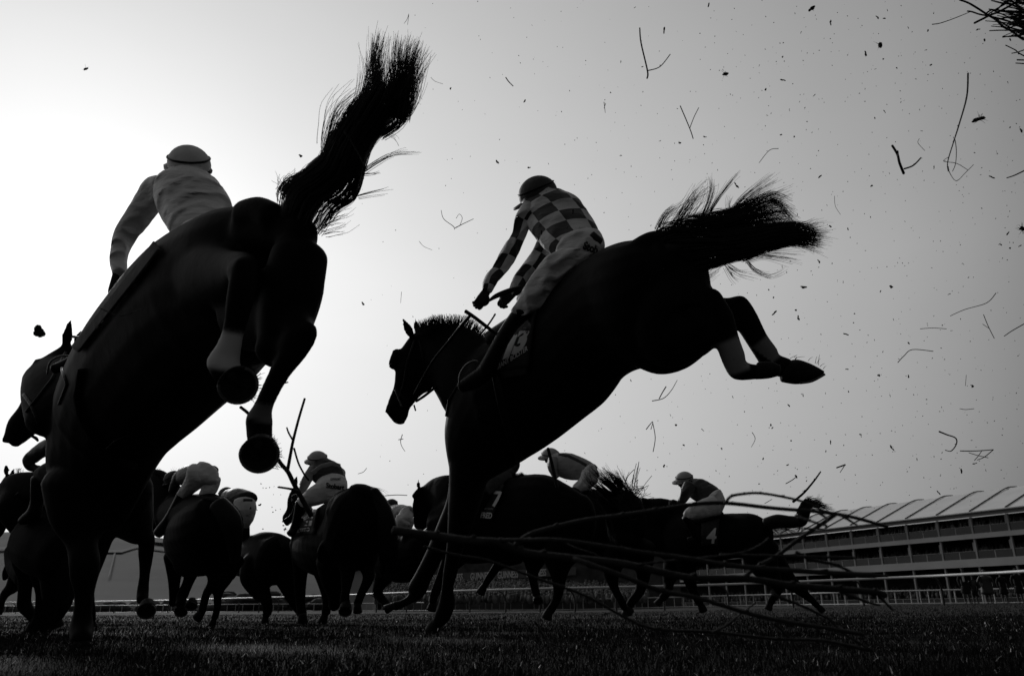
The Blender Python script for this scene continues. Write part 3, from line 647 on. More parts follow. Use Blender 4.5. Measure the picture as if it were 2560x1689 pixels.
# ------------------------------------------------------------ horse A: large jumping horse on the left
def horse_a():
    t = thing('racehorse', 'huge dark horse landing at the left, tail flung upward, seen from behind and below', 'horse', G(215, 4.0), 'racehorses')
    torso = [(716, 530, 790, 618, 2.84, .25), (660, 502, 808, 700, 2.9, .35), (603, 512, 786, 790, 2.98, .5), (530, 524, 730, 880, 3.1, .7), (465, 560, 640, 925, 3.3), (410, 605, 575, 990, 3.5), (340, 682, 520, 1040, 3.7), (278, 762, 462, 1092, 3.9), (225, 846, 415, 1132, 4.1), (178, 935, 385, 1166, 4.25), (142, 1040, 345, 1245, 4.35, .6), (122, 1125, 305, 1315, 4.4, .45), (132, 1225, 275, 1325, 4.42, .4)]
    croup = [(612, 540, 40, 2.9), (648, 530, 39, 2.85), (685, 545, 38, 2.8)]
    buttR = [(750, 636, 71, 2.75), (731, 720, 76, 2.72), (712, 800, 68, 2.7), (700, 860, 60, 2.68), (668, 888, 42, 2.66)]
    hindR = [(640, 780, 100, 2.95), (700, 800, 85, 2.78), (750, 826, 36, 2.62), (762, 840, 31, 2.6), (733, 880, 33, 2.6), (700, 930, 27, 2.6), (672, 985, 24, 2.6), (655, 1025, 26, 2.6), (648, 1048, 35, 2.6), (648, 1075, 32, 2.6), (650, 1098, 34, 2.58)]
    hockR = [(724, 872, 37, 2.62), (752, 838, 34, 2.6), (778, 822, 22, 2.58)]
    hindL = [(470, 690, 105, 3.35), (535, 695, 96, 3.02), (582, 688, 64, 2.78), (610, 670, 38, 2.6), (605, 720, 36, 2.56), (594, 780, 32, 2.56), (582, 835, 28, 2.56), (568, 880, 34, 2.56), (558, 905, 42, 2.56), (566, 930, 38, 2.55)]
    hockL = [(600, 690, 36, 2.6), (612, 660, 26, 2.56)]
    foreR = [(215, 1210, 100, 4.35), (205, 1300, 72, 4.3), (205, 1355, 38, 4.25), (212, 1405, 36, 4.2), (211, 1440, 33, 4.2), (210, 1480, 23, 4.2), (207, 1530, 22, 4.2), (203, 1570, 29, 4.18), (204, 1600, 25, 4.1)]
    foreR2 = [(240, 1290, 60, 4.5), (246, 1340, 36, 4.6), (238, 1400, 22, 4.75), (224, 1450, 18, 4.8), (216, 1510, 15, 4.8), (214, 1570, 16, 4.8)]
    foreL = [(290, 1240, 90, 4.6), (322, 1288, 60, 4.75), (350, 1332, 32, 4.9), (366, 1350, 21, 4.95), (365, 1378, 19, 4.98), (364, 1405, 16, 5), (361, 1440, 13, 5), (357, 1478, 15, 5), (356, 1500, 15, 4.95)]
    neck = [(190, 1010, 120, 4.4), (160, 960, 100, 4.55), (150, 930, 85, 4.7)]
    hd = [(148, 868, 205, 900, 4.7), (100, 900, 190, 985, 4.7), (76, 950, 165, 1030, 4.68), (50, 1012, 130, 1050, 4.66), (22, 1050, 96, 1078, 4.64), (12, 1080, 62, 1106, 4.63)]
    ears = Geo()
    g = Geo()
    for q, k in ((torso, .82), (croup, 1), (buttR, .9), (hindR, 1), (hockR, 1), (hindL, .85), (hockL, 1), (foreR, 1), (foreR2, 1), (foreL, 1), (neck, .55), (hd, .62)): g.tube(q, k, 20, 5, .55)
    g.tube([(640, 570, 76, 2.95), (755, 592, 52, 2.78)], .9, 16, 3, .6)
    ear(g, (165, 862), (177, 790), 14, 4.7, .5); ear(g, (190, 870), (205, 815), 12, 4.85, .5)
    g.tube([(30, 1105, 10, 4.62), (45, 1110, 11, 4.62)], .8, 8, 2, .5); g.tube([(14, 1104, 10, 4.63), (16, 1096, 12, 4.63)], .8, 8, 2, .5)
    g.tube([(100, 905, 16, 4.66), (90, 930, 14, 4.66)], .8, 8, 2, .6)
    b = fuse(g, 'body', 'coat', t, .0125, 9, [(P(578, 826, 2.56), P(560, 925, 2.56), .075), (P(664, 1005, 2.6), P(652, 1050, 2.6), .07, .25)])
    bv = bvh(b)
    hoof(t, 594, 961, 2.38, 51, (562, 915, 2.56), tilt=(.30, -.06, 1.0), heel=(570, 925))
    hoof(t, 648, 1134, 2.42, 50, (650, 1085, 2.58), tilt=(.24, -.06, 1.0), heel=(642, 1090))
    hoof(t, 366, 1526, 4.85, 23, (356, 1495, 5.0), tilt=(.3, -.25, 1.0), heel=(358, 1500))
    far_hoof(t, 204, 1598, 200, 1632, 4.1, 27); far_hoof(t, 214, 1568, 212, 1600, 4.8, 17)
    for (hx, hy, sx, sy) in ((596, 961, 1, -1), (648, 1134, 1, -1)): # straw and mud caught on the shoes
        g = Geo()
        for i in range(26):
            a = random.uniform(-1.0, .9); x, y = hx+50*math.cos(a), hy+49*math.sin(a); l = random.uniform(3, 13) if i > 6 else random.uniform(12, 26); d = a+random.gauss(-.3, .4)
            strand(g, [P(x-3, y, 2.4), P(x+l*.5*math.cos(d), y+l*.5*math.sin(d), 2.4), P(x+l*math.cos(d)+random.gauss(0, 2), y+l*math.sin(d)+random.gauss(0, 2), 2.39)], .0013, .0005)
        hv = [o for o in t.children if o.name.startswith('hoof')][0 if hy < 1000 else 1]; g.obj('stuck_straw', 'twig', hv, False)
    # tail
    g = Geo(); g.tube([(725, 565, 44, 2.82), (758, 505, 40, 2.8), (800, 440, 40, 2.8), (842, 392, 30, 2.82), (868, 350, 16, 2.84)], .8, 14, 5, .6); tail = g.obj('tail', 'hair', t)
    g = Geo()
    band = [(697, 512, 800, 590, 2.8), (703, 468, 840, 530, 2.78), (745, 437, 886, 500, 2.78), (790, 408, 903, 462, 2.78), (803, 390, 914, 415, 2.78), (822, 352, 930, 372, 2.8), (850, 305, 955, 335, 2.82), (878, 262, 985, 285, 2.84), (905, 235, 1003, 232, 2.86), (920, 190, 1022, 195, 2.88), (930, 150, 1034, 150, 2.9)]
    hairband(g, band, 1500, .0012, 11, .07, -.02, .62, .3, .55, clump=.6, flare=.03, wave=.005)
    for ax_, bx_, cx_, n_, sp_ in ((938, 936, 946, 150, .013), (952, 948, 955, 40, .010), (985, 985, 992, 90, .012), (1000, 1004, 1006, 80, .010), (1015, 1022, 1036, 130, .012), (1020, 1034, 1050, 60, .010)): wisp(g, [(ax_-10, 290, 2.84), (ax_, 225, 2.86), (bx_, 150, 2.89), (cx_, 84+abs(cx_-944)*.22, 2.92)], n_, .0011, sp_, tip=1.0)
    hairband(g, [(697, 512, 760, 540, 2.8), (700, 470, 800, 500, 2.8), (748, 436, 850, 470, 2.8), (800, 400, 880, 430, 2.8)], 260, .0013, 12, .05, 0, .5, .3, .6, clump=.3, flare=.12, wave=.02)
    for pts, n, sp in (([(905, 430, 2.8), (950, 400, 2.8), (990, 382, 2.8), (1055, 378, 2.8)], 12, .005), ([(895, 490, 2.8), (925, 482, 2.8), (960, 475, 2.8), (985, 470, 2.8)], 6, .004), ([(900, 438, 2.8), (930, 436, 2.8), (952, 430, 2.8)], 5, .004),
                       ([(805, 578, 2.8), (830, 568, 2.8), (850, 562, 2.8), (870, 548, 2.8)], 16, .010), ([(830, 545, 2.8), (845, 530, 2.8), (870, 520, 2.8)], 14, .010), ([(960, 330, 2.8), (985, 340, 2.8), (1000, 365, 2.8)], 5, .004),
                       ([(955, 335, 2.82), (1000, 300, 2.84), (1030, 245, 2.86), (1042, 180, 2.9), (1050, 125, 2.92)], 70, .010), ([(1000, 250, 2.84), (1030, 205, 2.86), (1045, 170, 2.9), (1070, 128, 2.92)], 40, .010), ([(985, 245, 2.84), (1015, 240, 2.86), (1033, 255, 2.86)], 22, .010),
                       ([(820, 370, 2.8), (830, 330, 2.8), (850, 275, 2.8), (905, 225, 2.86)], 60, .012), ([(870, 300, 2.8), (905, 240, 2.82), (920, 180, 2.86), (926, 140, 2.9)], 40, .008), ([(705, 470, 2.8), (715, 458, 2.8), (730, 445, 2.8)], 30, .012), ([(715, 470, 2.8), (708, 458, 2.8), (704, 452, 2.8)], 20, .008)): wisp(g, pts, n, .0012, sp)
    h = g.obj('tail_hair', 'hair', tail, False)
    # saddlecloth, girth, bridle
    c = cloth_obj(patch(bv, [(395, 611), (409, 628), (206, 880), (190, 868)], 3.75, .016, 14), 'saddle_cloth', 'cloth_mid', t, .012); cb = bvh_of([c])
    lettering('PART', (336, 712), (58, -70), (-11, -11), 'ink_dark', c, cb, 3.7, .012, .03, fit=1)
    lettering('FEX', (236, 846), (34, -48), (-12, -9), 'ink_light', c, cb, 3.9, .010, .03, fit=1)
    g = Geo(); g.tube([(452, 608, 26, 3.5), (385, 675, 28, 3.65), (335, 738, 26, 3.8)], .6, 12, 4, .6); g.obj('saddle', 'leather', t)
    g = Geo(); strap(g, bv, [(210, 925), (200, 985), (206, 1030), (222, 1065), (250, 1105), (290, 1140), (340, 1160)], .05, 4.2, .004, .3); g.obj('girth', 'leather', t)
    g = Geo(); strap(g, bv, [(166, 880), (130, 950), (92, 1000), (68, 1030)], .018, 4.6); strap(g, bv, [(60, 985), (78, 1010), (92, 1040), (98, 1060)], .018, 4.6); strap(g, bv, [(150, 905), (170, 960), (150, 1010)], .016, 4.6)
    br = g.obj('bridle', 'leather', t)
    for (cx, cy, r) in ((77, 1020, 22), (135, 972, 12)): 
        g = Geo(); g.tube([(cx+r*.62*math.cos(a)+r*.2*math.sin(a), cy-r*math.sin(a), 1.7, 4.42) for a in [2*math.pi*j/20 for j in range(21)]], 1, 6, 1, 0); g.obj('bit_ring', 'shoe', br)
    g = Geo(); g.tube([(77, 1088, 3, 4.6), (90, 1095, 4, 4.6), (95, 1102, 2.5, 4.6)], 1, 6, 3, .4); g.tube([(96, 1068, 2.2, 4.6), (112, 1074, 2, 4.6), (128, 1070, 2, 4.6)], 1, 6, 3, .3); g.tube([(128, 1048, 2, 4.6), (120, 1062, 2, 4.6), (100, 1068, 2, 4.6)], 1, 6, 3, .3); g.obj('rein', 'leather', br)
    g = Geo(); g.tube([(182, 841, 3.4, 4.65), (200, 844, 3.6, 4.6), (222, 848, 3.6, 4.5)], 1, 8, 3, .5); g.obj('rein', 'leather', br)
    return t
horse_a()
def rider_a():
    torso = [(418, 440, 525, 442, 4.05), (388, 462, 550, 462, 4.0), (388, 505, 575, 500, 3.9), (402, 545, 585, 545, 3.8), (428, 575, 580, 590, 3.65)]
    slv = [(435, 478, 34, 3.98), (392, 478, 38, 4.05), (345, 480, 397, 527, 4.1), (322, 520, 378, 553, 4.14), (296, 562, 346, 590, 4.16), (281, 600, 330, 618, 4.14), (275, 630, 320, 645, 4.1), (274, 655, 318, 672, 4.06), (279, 684, 316, 688, 4.0)]
    slr = [(535, 480, 26, 4.1), (545, 540, 24, 4.3), (540, 610, 20, 4.4)]
    hips = [(445, 585, 590, 590, 3.6), (470, 620, 590, 620, 3.5)]
    th = [(490, 610, 36, 3.6), (420, 680, 32, 3.9), (380, 690, 26, 4.1)]
    boot = [(300, 760, 26, 4.3), (240, 850, 18, 4.35), (195, 890, 15, 4.38), (172, 908, 15, 4.38), (135, 922, 12, 4.3)]
    t = rider('jockey in plain pale silks and cap on the huge left horse, arm reaching down', G(470, 3.9), torso, [slv, slr], hips, [th], [boot],
          dict(c=(473, 411, 4.1), r=53, face=(-.35, -.55, -1), crown=(.10, 1, .45), peak=(-.75, -.3, -.8)), 'silk_light', None, 'breeches', 'cap_light', .014)
    glove(t, 297, 690, 4.0, 291, 735, 3.98, 1.05, .9, nrm=-FW, side=1)
    g = Geo(); g.tube([(288, 715, 288, 735, 3.98), (275, 745, 290, 750, 3.99), (262, 768, 272, 772, 4.0)], .5, 8, 3, .4); g.obj('cuff', 'glove', t)
    # stirrup on the boot
    g = Geo(); g.tube([(118, 935, 2.5, 4.28), (125, 905, 2.5, 4.28), (150, 890, 2.5, 4.3), (178, 890, 2.5, 4.35)], 1, 6, 4, .3); g.obj('stirrup', 'shoe', t)
rider_a()
# ------------------------------------------------------------ horse B: central jumping horse
def horse_b():
    t = thing('racehorse', 'dark jumping horse in the centre, wearing cloth number 13, hind legs kicked out', 'horse', G(1085, 6.2), 'racehorses')
    torso = [(1625, 612, 1738, 735, 4.55), (1590, 600, 1730, 830, 4.6), (1545, 606, 1690, 925, 4.7), (1490, 630, 1622, 917, 4.85), (1430, 675, 1560, 942, 5.0), (1380, 725, 1512, 1004, 5.15), (1330, 785, 1455, 1050, 5.3), (1285, 815, 1385, 1103, 5.42), (1240, 842, 1322, 1143, 5.5), (1185, 880, 1280, 1168, 5.58), (1135, 975, 1240, 1190, 5.62), (1114, 1065, 1210, 1210, 5.65), (1122, 1150, 1195, 1240, 5.68)]
    neck = [(1225, 850, 1150, 1090, 5.6), (1190, 828, 1110, 1020, 5.68), (1150, 812, 1092, 985, 5.76), (1100, 806, 1076, 960, 5.82), (1060, 815, 1055, 935, 5.86), (1030, 840, 1040, 910, 5.88)]
    hd = [(1020, 846, 1082, 905, 5.86), (998, 880, 1082, 968, 5.85), (988, 925, 1058, 985, 5.84), (984, 965, 1040, 1003, 5.82), (968, 1008, 1026, 1020, 5.8), (966, 1030, 1020, 1042, 5.8), (978, 1048, 1012, 1056, 5.8)]
    thL = [(1690, 660, 80, 4.6), (1672, 775, 110, 4.55), (1685, 840, 84, 4.5), (1735, 800, 84, 4.5), (1762, 770, 58, 4.48), (1770, 752, 36, 4.46), (1795, 800, 40, 4.45), (1817, 850, 31, 4.44), (1834, 895, 30, 4.44), (1848, 925, 27, 4.44), (1880, 929, 20, 4.42), (1915, 928, 18, 4.4)]
    hkL = [(1750, 760, 44, 4.47), (1766, 740, 29, 4.46)]
    thR = [(1700, 740, 90, 4.8), (1770, 790, 60, 4.78), (1825, 785, 42, 4.75), (1848, 768, 30, 4.74), (1867, 802, 30, 4.72), (1893, 849, 27, 4.7), (1918, 886, 28, 4.68), (1930, 908, 28, 4.67), (1965, 920, 26, 4.66)]
    hkR = [(1825, 790, 46, 4.76), (1852, 762, 29, 4.74)]
    low = [(1610, 860, 60, 4.75), (1655, 885, 52, 4.65), (1703, 876, 46, 4.6), (1750, 850, 36, 4.52)]
    foreR = [(1118, 1100, 1240, 1130, 5.62), (1122, 1165, 1225, 1185, 5.6), (1122, 1215, 1212, 1225, 5.6), (1120, 1270, 1195, 1278, 5.6), (1118, 1335, 1170, 1342, 5.62), (1114, 1385, 1152, 1392, 5.65), (1108, 1425, 1144, 1432, 5.68), (1104, 1465, 1134, 1470, 5.72), (1098, 1500, 1138, 1505, 5.75), (1088, 1530, 1128, 1540, 5.78), (1080, 1552, 1112, 1560, 5.8)]
    foreL = [(1126, 1170, 1190, 1195, 5.75), (1117, 1245, 1170, 1265, 5.85), (1092, 1312, 1142, 1330, 5.95), (1064, 1380, 1106, 1396, 6.1), (1038, 1432, 1078, 1450, 6.2), (1020, 1464, 1062, 1486, 6.25), (1028, 1495, 12, 6.22), (1005, 1508, 10, 6.2), (988, 1514, 12, 6.15)]
    g = Geo()
    for q, k in ((torso, .72), (neck, .42), (hd, .5), (thL, .8), (thR, .8), (hkL, .9), (hkR, .9), (low, .9), (foreR, 1.0), (foreL, 1.0)): g.tube(q, k, 20, 5, .55)
    ear(g, (1028, 838), (1006, 793), 12, 5.82, .5); ear(g, (1045, 830), (1038, 795), 10, 5.98, .5)
    g.tube([(1590, 632, 32, 4.6), (1625, 606, 27, 4.56), (1665, 602, 27, 4.52), (1700, 606, 22, 4.5)], .9, 14, 4, .5)
    g.tube([(978, 1015, 12, 5.78), (972, 1030, 11, 5.78)], .8, 8, 2, .5); g.tube([(1000, 1050, 10, 5.8), (1010, 1048, 9, 5.8)], .8, 8, 2, .5)
    g.tube([(1000, 890, 24, 5.84), (984, 908, 15, 5.83), (978, 915, 9, 5.82)], .7, 12, 3, .6)
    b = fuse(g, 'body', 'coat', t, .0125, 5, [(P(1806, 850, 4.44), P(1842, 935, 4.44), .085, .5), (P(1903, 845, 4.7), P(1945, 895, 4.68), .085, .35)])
    bv = bvh(b)
    g = Geo(); g.tube([(1962, 905, 1955, 955, 4.66), (1990, 898, 1985, 960, 4.65), (2020, 906, 2010, 958, 4.64), (2045, 918, 2035, 950, 4.63), (2060, 927, 2056, 938, 4.62)], .95, 16, 5, .3); h1 = g.obj('hoof', 'hoof', t)
    g = Geo(); g.tube([(2000, 957, 3, 4.6), (2030, 952, 3.4, 4.6), (2062, 935, 3, 4.6)], 1, 6, 3, .3); g.obj('horseshoe', 'shoe', h1)
    g = Geo(); g.tube([(1895, 905, 1890, 948, 4.42), (1925, 903, 1920, 946, 4.4), (1950, 912, 1945, 940, 4.38)], .95, 14, 4, .3); h2 = g.obj('hoof', 'hoof', t)
    far_hoof(t, 1094, 1550, 1080, 1578, 5.85, 19); far_hoof(t, 985, 1513, 964, 1523, 6.12, 11)
    # turf and straw stuck to the hind hoof
    g = Geo()
    for (x, y, dx, dy) in ((1975, 896, 16, -7), (1990, 894, 22, -3), (2020, 902, 12, -10), (2038, 908, 5, -18), (2046, 912, 3, -26), (2050, 916, 12, -8), (2058, 922, 8, -8), (1985, 893, 8, -6), (2042, 909, 9, -13)): strand(g, [P(x, y, 4.6), P(x+dx*.5, y+dy*.7, 4.59), P(x+dx, y+dy, 4.57)], .0018, .0008)
    g.obj('stuck_straw', 'twig', h1, False)
    # tail
    g = Geo(); g.tube([(1640, 640, 36, 4.55), (1690, 628, 32, 4.5), (1760, 620, 26, 4.48), (1850, 612, 16, 4.46), (1930, 600, 8, 4.45)], .8, 14, 5, .5); tail = g.obj('tail', 'hair', t)
    g = Geo()
    core = [(1622, 590, 1690, 660, 4.55), (1665, 568, 1728, 686, 4.5), (1720, 570, 1775, 674, 4.48), (1790, 576, 1820, 660, 4.47), (1860, 568, 1870, 647, 4.46), (1930, 560, 1930, 628, 4.45), (1995, 556, 1990, 618, 4.44), (2045, 570, 2050, 622, 4.43)]
    hairband(g, core, 1700, .0017, 11, .07, -.04, .7, .3, .55, clump=.4, flare=.06, wave=.008)
    up = [(1640, 575, 1690, 600, 4.5), (1720, 540, 1760, 590, 4.48), (1800, 530, 1830, 580, 4.47), (1870, 500, 1900, 570, 4.46), (1930, 480, 1960, 560, 4.45), (1985, 500, 2000, 575, 4.44)]
    hairband(g, up, 560, .0013, 14, .05, 0, .6, .3, .6, clump=.6, flare=.10, wave=.012); hairband(g, [(1650, 560, 1690, 600, 4.5), (1740, 535, 1760, 590, 4.48), (1830, 520, 1840, 585, 4.47), (1900, 515, 1910, 580, 4.46), (1990, 530, 1995, 590, 4.45)], 420, .0013, 12, .05, 0, .6, .3, .5, clump=.5, flare=.08, wave=.01)
    for pts, n, sp in (([(1650, 570, 4.5), (1670, 535, 4.5), (1700, 520, 4.5), (1725, 500, 4.5)], 30, .016), ([(1680, 570, 4.5), (1710, 530, 4.5), (1745, 485, 4.5), (1775, 470, 4.5)], 45, .014), ([(1740, 565, 4.5), (1765, 525, 4.5), (1780, 475, 4.5), (1776, 440, 4.5)], 30, .007), ([(1775, 530, 4.5), (1800, 490, 4.5), (1830, 450, 4.5), (1850, 425, 4.5)], 18, .006),
                       ([(1700, 580, 4.5), (1715, 540, 4.5), (1740, 500, 4.5), (1755, 470, 4.5)], 30, .02), ([(1640, 575, 4.5), (1660, 540, 4.5), (1690, 515, 4.5)], 14, .006), ([(1820, 555, 4.47), (1850, 510, 4.47), (1900, 470, 4.46), (1948, 440, 4.45)], 50, .010), ([(1830, 555, 4.47), (1870, 515, 4.47), (1920, 498, 4.46), (1975, 478, 4.45)], 70, .012), ([(1925, 500, 4.46), (1950, 510, 4.45), (1970, 535, 4.45), (1995, 560, 4.44)], 40, .007),
                       ([(1960, 575, 4.44), (2010, 578, 4.44), (2058, 572, 4.44)], 130, .016), ([(1960, 600, 4.44), (2010, 602, 4.44), (2056, 612, 4.44)], 130, .014), ([(1960, 588, 4.44), (2015, 590, 4.44), (2060, 592, 4.44)], 120, .016), ([(1860, 650, 4.46), (1900, 636, 4.46), (1950, 640, 4.45), (2005, 648, 4.45)], 40, .010), ([(1870, 655, 4.46), (1890, 675, 4.46), (1930, 688, 4.46), (1975, 665, 4.45)], 16, .006), ([(1820, 662, 4.46), (1850, 680, 4.46), (1900, 688, 4.46)], 14, .008),
                       ([(1725, 680, 4.5), (1740, 702, 4.5), (1760, 698, 4.5), (1800, 668, 4.48)], 60, .010), ([(1715, 672, 4.5), (1728, 690, 4.5), (1735, 702, 4.5)], 40, .008), ([(1812, 665, 4.46), (1828, 690, 4.46), (1842, 705, 4.46)], 8, .005), ([(1850, 560, 4.46), (1822, 520, 4.46), (1826, 490, 4.46)], 12, .006)): wisp(g, pts, n, .0013, sp)
    g.obj('tail_hair', 'hair', tail, False)
    # mane
    g = Geo(); crest = [(1036, 828), (1060, 812), (1090, 806), (1125, 808), (1160, 815), (1190, 828), (1220, 846)]; tips = [(1052, 802), (1066, 794), (1090, 784), (1120, 783), (1165, 785), (1204, 808), (1232, 836)]
    for i in range(620):
        q = random.random()*(len(crest)-1.001); k = int(q); f = q-k; a = (crest[k][0]*(1-f)+crest[k+1][0]*f, crest[k][1]*(1-f)+crest[k+1][1]*f+random.uniform(-2, 16)); e = (tips[k][0]*(1-f)+tips[k+1][0]*f+random.gauss(0, 7), tips[k][1]*(1-f)+tips[k+1][1]*f+abs(random.gauss(0, 9)))
        z = 5.75+random.uniform(-.05, .05); strand(g, [P(a[0], a[1], z), P((a[0]*.5+e[0]*.5)+random.gauss(0, 2), a[1]*.45+e[1]*.55, z), P(e[0], e[1], z-.02)], .0026, .0009)
    g.obj('mane', 'hair', t, False)
    # saddle cloth 13
    g = patch(bv, [(1290, 782), (1342, 790), (1325, 915), (1222, 935)], 5.3, .016, 14); c = cloth_obj(g, 'saddle_cloth', 'cloth_dark', t, .012); g2 = patch(bv, [(1240, 925), (1326, 905), (1318, 935), (1262, 945)], 5.3, .014, 8); cloth_obj(g2, 'cloth_corner', 'cloth_dark', c, .01)
    cb = bvh_of([c])
    lettering('1', (1257, 895), (17, -7), (24, -62), 'ink_light', c, cb, 5.3, .012, .05, fit=1); lettering('3', (1278, 884), (32, -14), (22, -64), 'ink_light', c, cb, 5.3, .012, .06, fit=1)
    lettering('GIANT BOLSTER', (1241, 925), (78, -50), (-1, -12), 'ink_light', c, cb, 5.3, .012, .01, fit=1)
    g = Geo(); g.tube([(1230, 850, 26, 5.45), (1290, 815, 30, 5.35), (1340, 770, 24, 5.2)], .8, 12, 4, .6); g.obj('saddle', 'leather', t)
    g = Geo(); strap(g, bv, [(1240, 935), (1255, 1010), (1275, 1080), (1300, 1150)], .06, 5.4, .004, .3); g.obj('girth', 'leather', t)
    g = Geo(); strap(g, bv, [(1150, 960), (1125, 1000), (1118, 1040)], .025, 5.5); g.obj('breastplate', 'leather', t)
    g = Geo(); strap(g, bv, [(1038, 850), (1020, 900), (1010, 960), (995, 1000)], .02, 5.8); strap(g, bv, [(990, 970), (1005, 990), (1020, 1005), (1030, 1010)], .02, 5.8); strap(g, bv, [(1050, 850), (1060, 900), (1065, 950)], .018, 5.8)
    br = g.obj('bridle', 'leather', t)
    g = Geo(); g.tube([(988, 975, 1.9, 5.66), (997, 998, 1.9, 5.66), (1004, 1016, 1.9, 5.66)], 1, 6, 3, .4); g.obj('bit_bar', 'shoe', br)
    g = Geo(); g.tube([(982, 908, 3, 5.8), (975, 915, 2.5, 5.8), (984, 921, 2.5, 5.8), (990, 918, 2.5, 5.8)], 1, 8, 3, .3); g.tube([(1040, 1003, 3, 5.7), (1060, 990, 3.4, 5.68), (1088, 968, 3.4, 5.66)], 1, 6, 3, .3); g.tube([(1035, 1012, 2, 5.7), (1039, 1026, 2, 5.7)], 1, 6, 3, .4); g.obj('cheek_strap', 'leather', br)
    for pts in ([(1178, 785, 4, 5.2), (1155, 812, 5, 5.3), (1120, 855, 3.4, 5.45), (1080, 905, 3, 5.55), (1035, 985, 2.6, 5.62)], [(1238, 785, 2.4, 5.3), (1218, 815, 2.4, 5.4), (1196, 840, 2.4, 5.5)]):
        g = Geo(); g.tube(pts, 1, 8, 4, .3); g.obj('rein', 'leather', br)
horse_b()
def checked(name, v1, v2, su, sv):
    m = mat(name, v1, .6, .25, .05, 8, .6, 16, streak=(1, 1, 2.5)); t = m.node_tree; n = t.nodes; b = n['Principled BSDF']
    uv = n.new('ShaderNodeUVMap'); mpn = n.new('ShaderNodeMapping'); mpn.inputs['Scale'].default_value = (su, sv, 1); mpn.inputs['Location'].default_value = (.001, .03, .5)
    ck = n.new('ShaderNodeTexChecker'); ck.inputs['Scale'].default_value = 1; ck.inputs[1].default_value = (v1,)*3+(1,); ck.inputs[2].default_value = (v2,)*3+(1,)
    t.links.new(uv.outputs[0], mpn.inputs[0]); t.links.new(mpn.outputs[0], ck.inputs[0]); t.links.new(ck.outputs[0], b.inputs['Base Color']); return m
checked('silk_check', .52, .055, 4.0, 8.5); checked('sleeve_check', .46, .018, 2.0, 7.2)
def rider_b():
    torso = [(1306, 520, 1388, 470, 5.48), (1309, 548, 1437, 492, 5.44), (1322, 572, 1466, 524, 5.38), (1342, 596, 1486, 556, 5.3), (1360, 616, 1500, 585, 5.22), (1388, 630, 1508, 612, 5.15)]
    s1 = [(1330, 520, 26, 5.42), (1289, 540, 1328, 562, 5.42), (1280, 582, 1314, 594, 5.42), (1262, 612, 1303, 622, 5.42), (1246, 640, 1287, 652, 5.4), (1230, 668, 1262, 686, 5.36), (1209, 702, 1246, 700, 5.3), (1206, 722, 1230, 728, 5.26)]
    s2 = [(1385, 560, 30, 5.6), (1362, 615, 24, 5.6), (1335, 660, 22, 5.58), (1302, 700, 20, 5.5), (1286, 728, 15, 5.4)]
    hips = [(1392, 618, 1506, 590, 5.14), (1388, 640, 1512, 618, 5.1), (1400, 668, 1490, 640, 5.08)]
    th = [(1395, 628, 1490, 640, 5.06), (1368, 640, 1455, 655, 5.05), (1337, 677, 1412, 692, 5.05), (1310, 720, 1387, 726, 5.08), (1291, 752, 1360, 764, 5.1), (1279, 772, 1325, 786, 5.12)]
    th2 = [(1440, 650, 45, 5.5), (1360, 720, 38, 5.6), (1310, 760, 28, 5.65)]
    boot = [(1283, 772, 1330, 790, 5.12), (1262, 802, 1302, 814, 5.12), (1243, 832, 1279, 846, 5.12), (1223, 868, 1260, 881, 5.14), (1204, 902, 1245, 914, 5.16), (1190, 922, 1236, 936, 5.18), (1165, 940, 1200, 966, 5.18), (1145, 956, 1160, 980, 5.18)]
    t = rider('jockey in light and dark checked silks with a dark cap, riding the central jumping horse', G(1400, 5.2), torso, [s1, s2], hips, [th, th2], [boot],
          dict(c=(1345, 485, 5.5), r=46, face=(-.85, -.75, -.2), crown=(-.42, 1, .22), peak=(-1, -.75, -.2), ry=.98), 'silk_check', 'sleeve_check', 'breeches', 'cap_dark', .012)
    glove(t, 1216, 728, 5.26, 1193, 768, 5.2, .95, .9, nrm=(RT*.6+UP*.3-FW*.7), side=1)
    glove(t, 1280, 735, 5.4, 1242, 765, 5.3, .95, 1.1, nrm=(UP*.8-FW*.5), side=-1)
    br = [o for o in t.children if o.name.startswith('breeches')][0]; bb = bvh_of([br])
    lettering('Stob', (1457, 621), (36, 14), (5, -20), 'ink_dark', br, bb, 5.0, .006, .04, fit=1)
    g = Geo(); strap(g, bb, [(1478, 588), (1492, 600), (1500, 606)], .055, 5.0, .003, .3); g.obj('waist_patch', 'silk_dark', br)
    w = Geo(); w.tube([(1164, 778, 5, 5.18), (1185, 792, 4.6, 5.16), (1215, 815, 4.6, 5.15), (1242, 836, 4.4, 5.14)], 1, 8, 4, .6); meta(w.obj('whip', 'leather'), 'black whip held across the neck by the checked jockey', 'whip')
    g = Geo(); g.tube([(1222, 752, 3, 5.2), (1240, 740, 6, 5.22), (1270, 728, 7, 5.25), (1300, 718, 5, 5.3)], 1, 8, 4, .6); g.obj('loose_rein_end', 'leather', t)
    g = Geo(); g.tube([(1148, 958, 2.4, 5.1), (1150, 935, 2.4, 5.1), (1165, 912, 2.6, 5.1), (1185, 902, 2.6, 5.1), (1196, 905, 2.6, 5.1)], 1, 6, 4, .3); g.obj('stirrup', 'shoe', t)
rider_b()
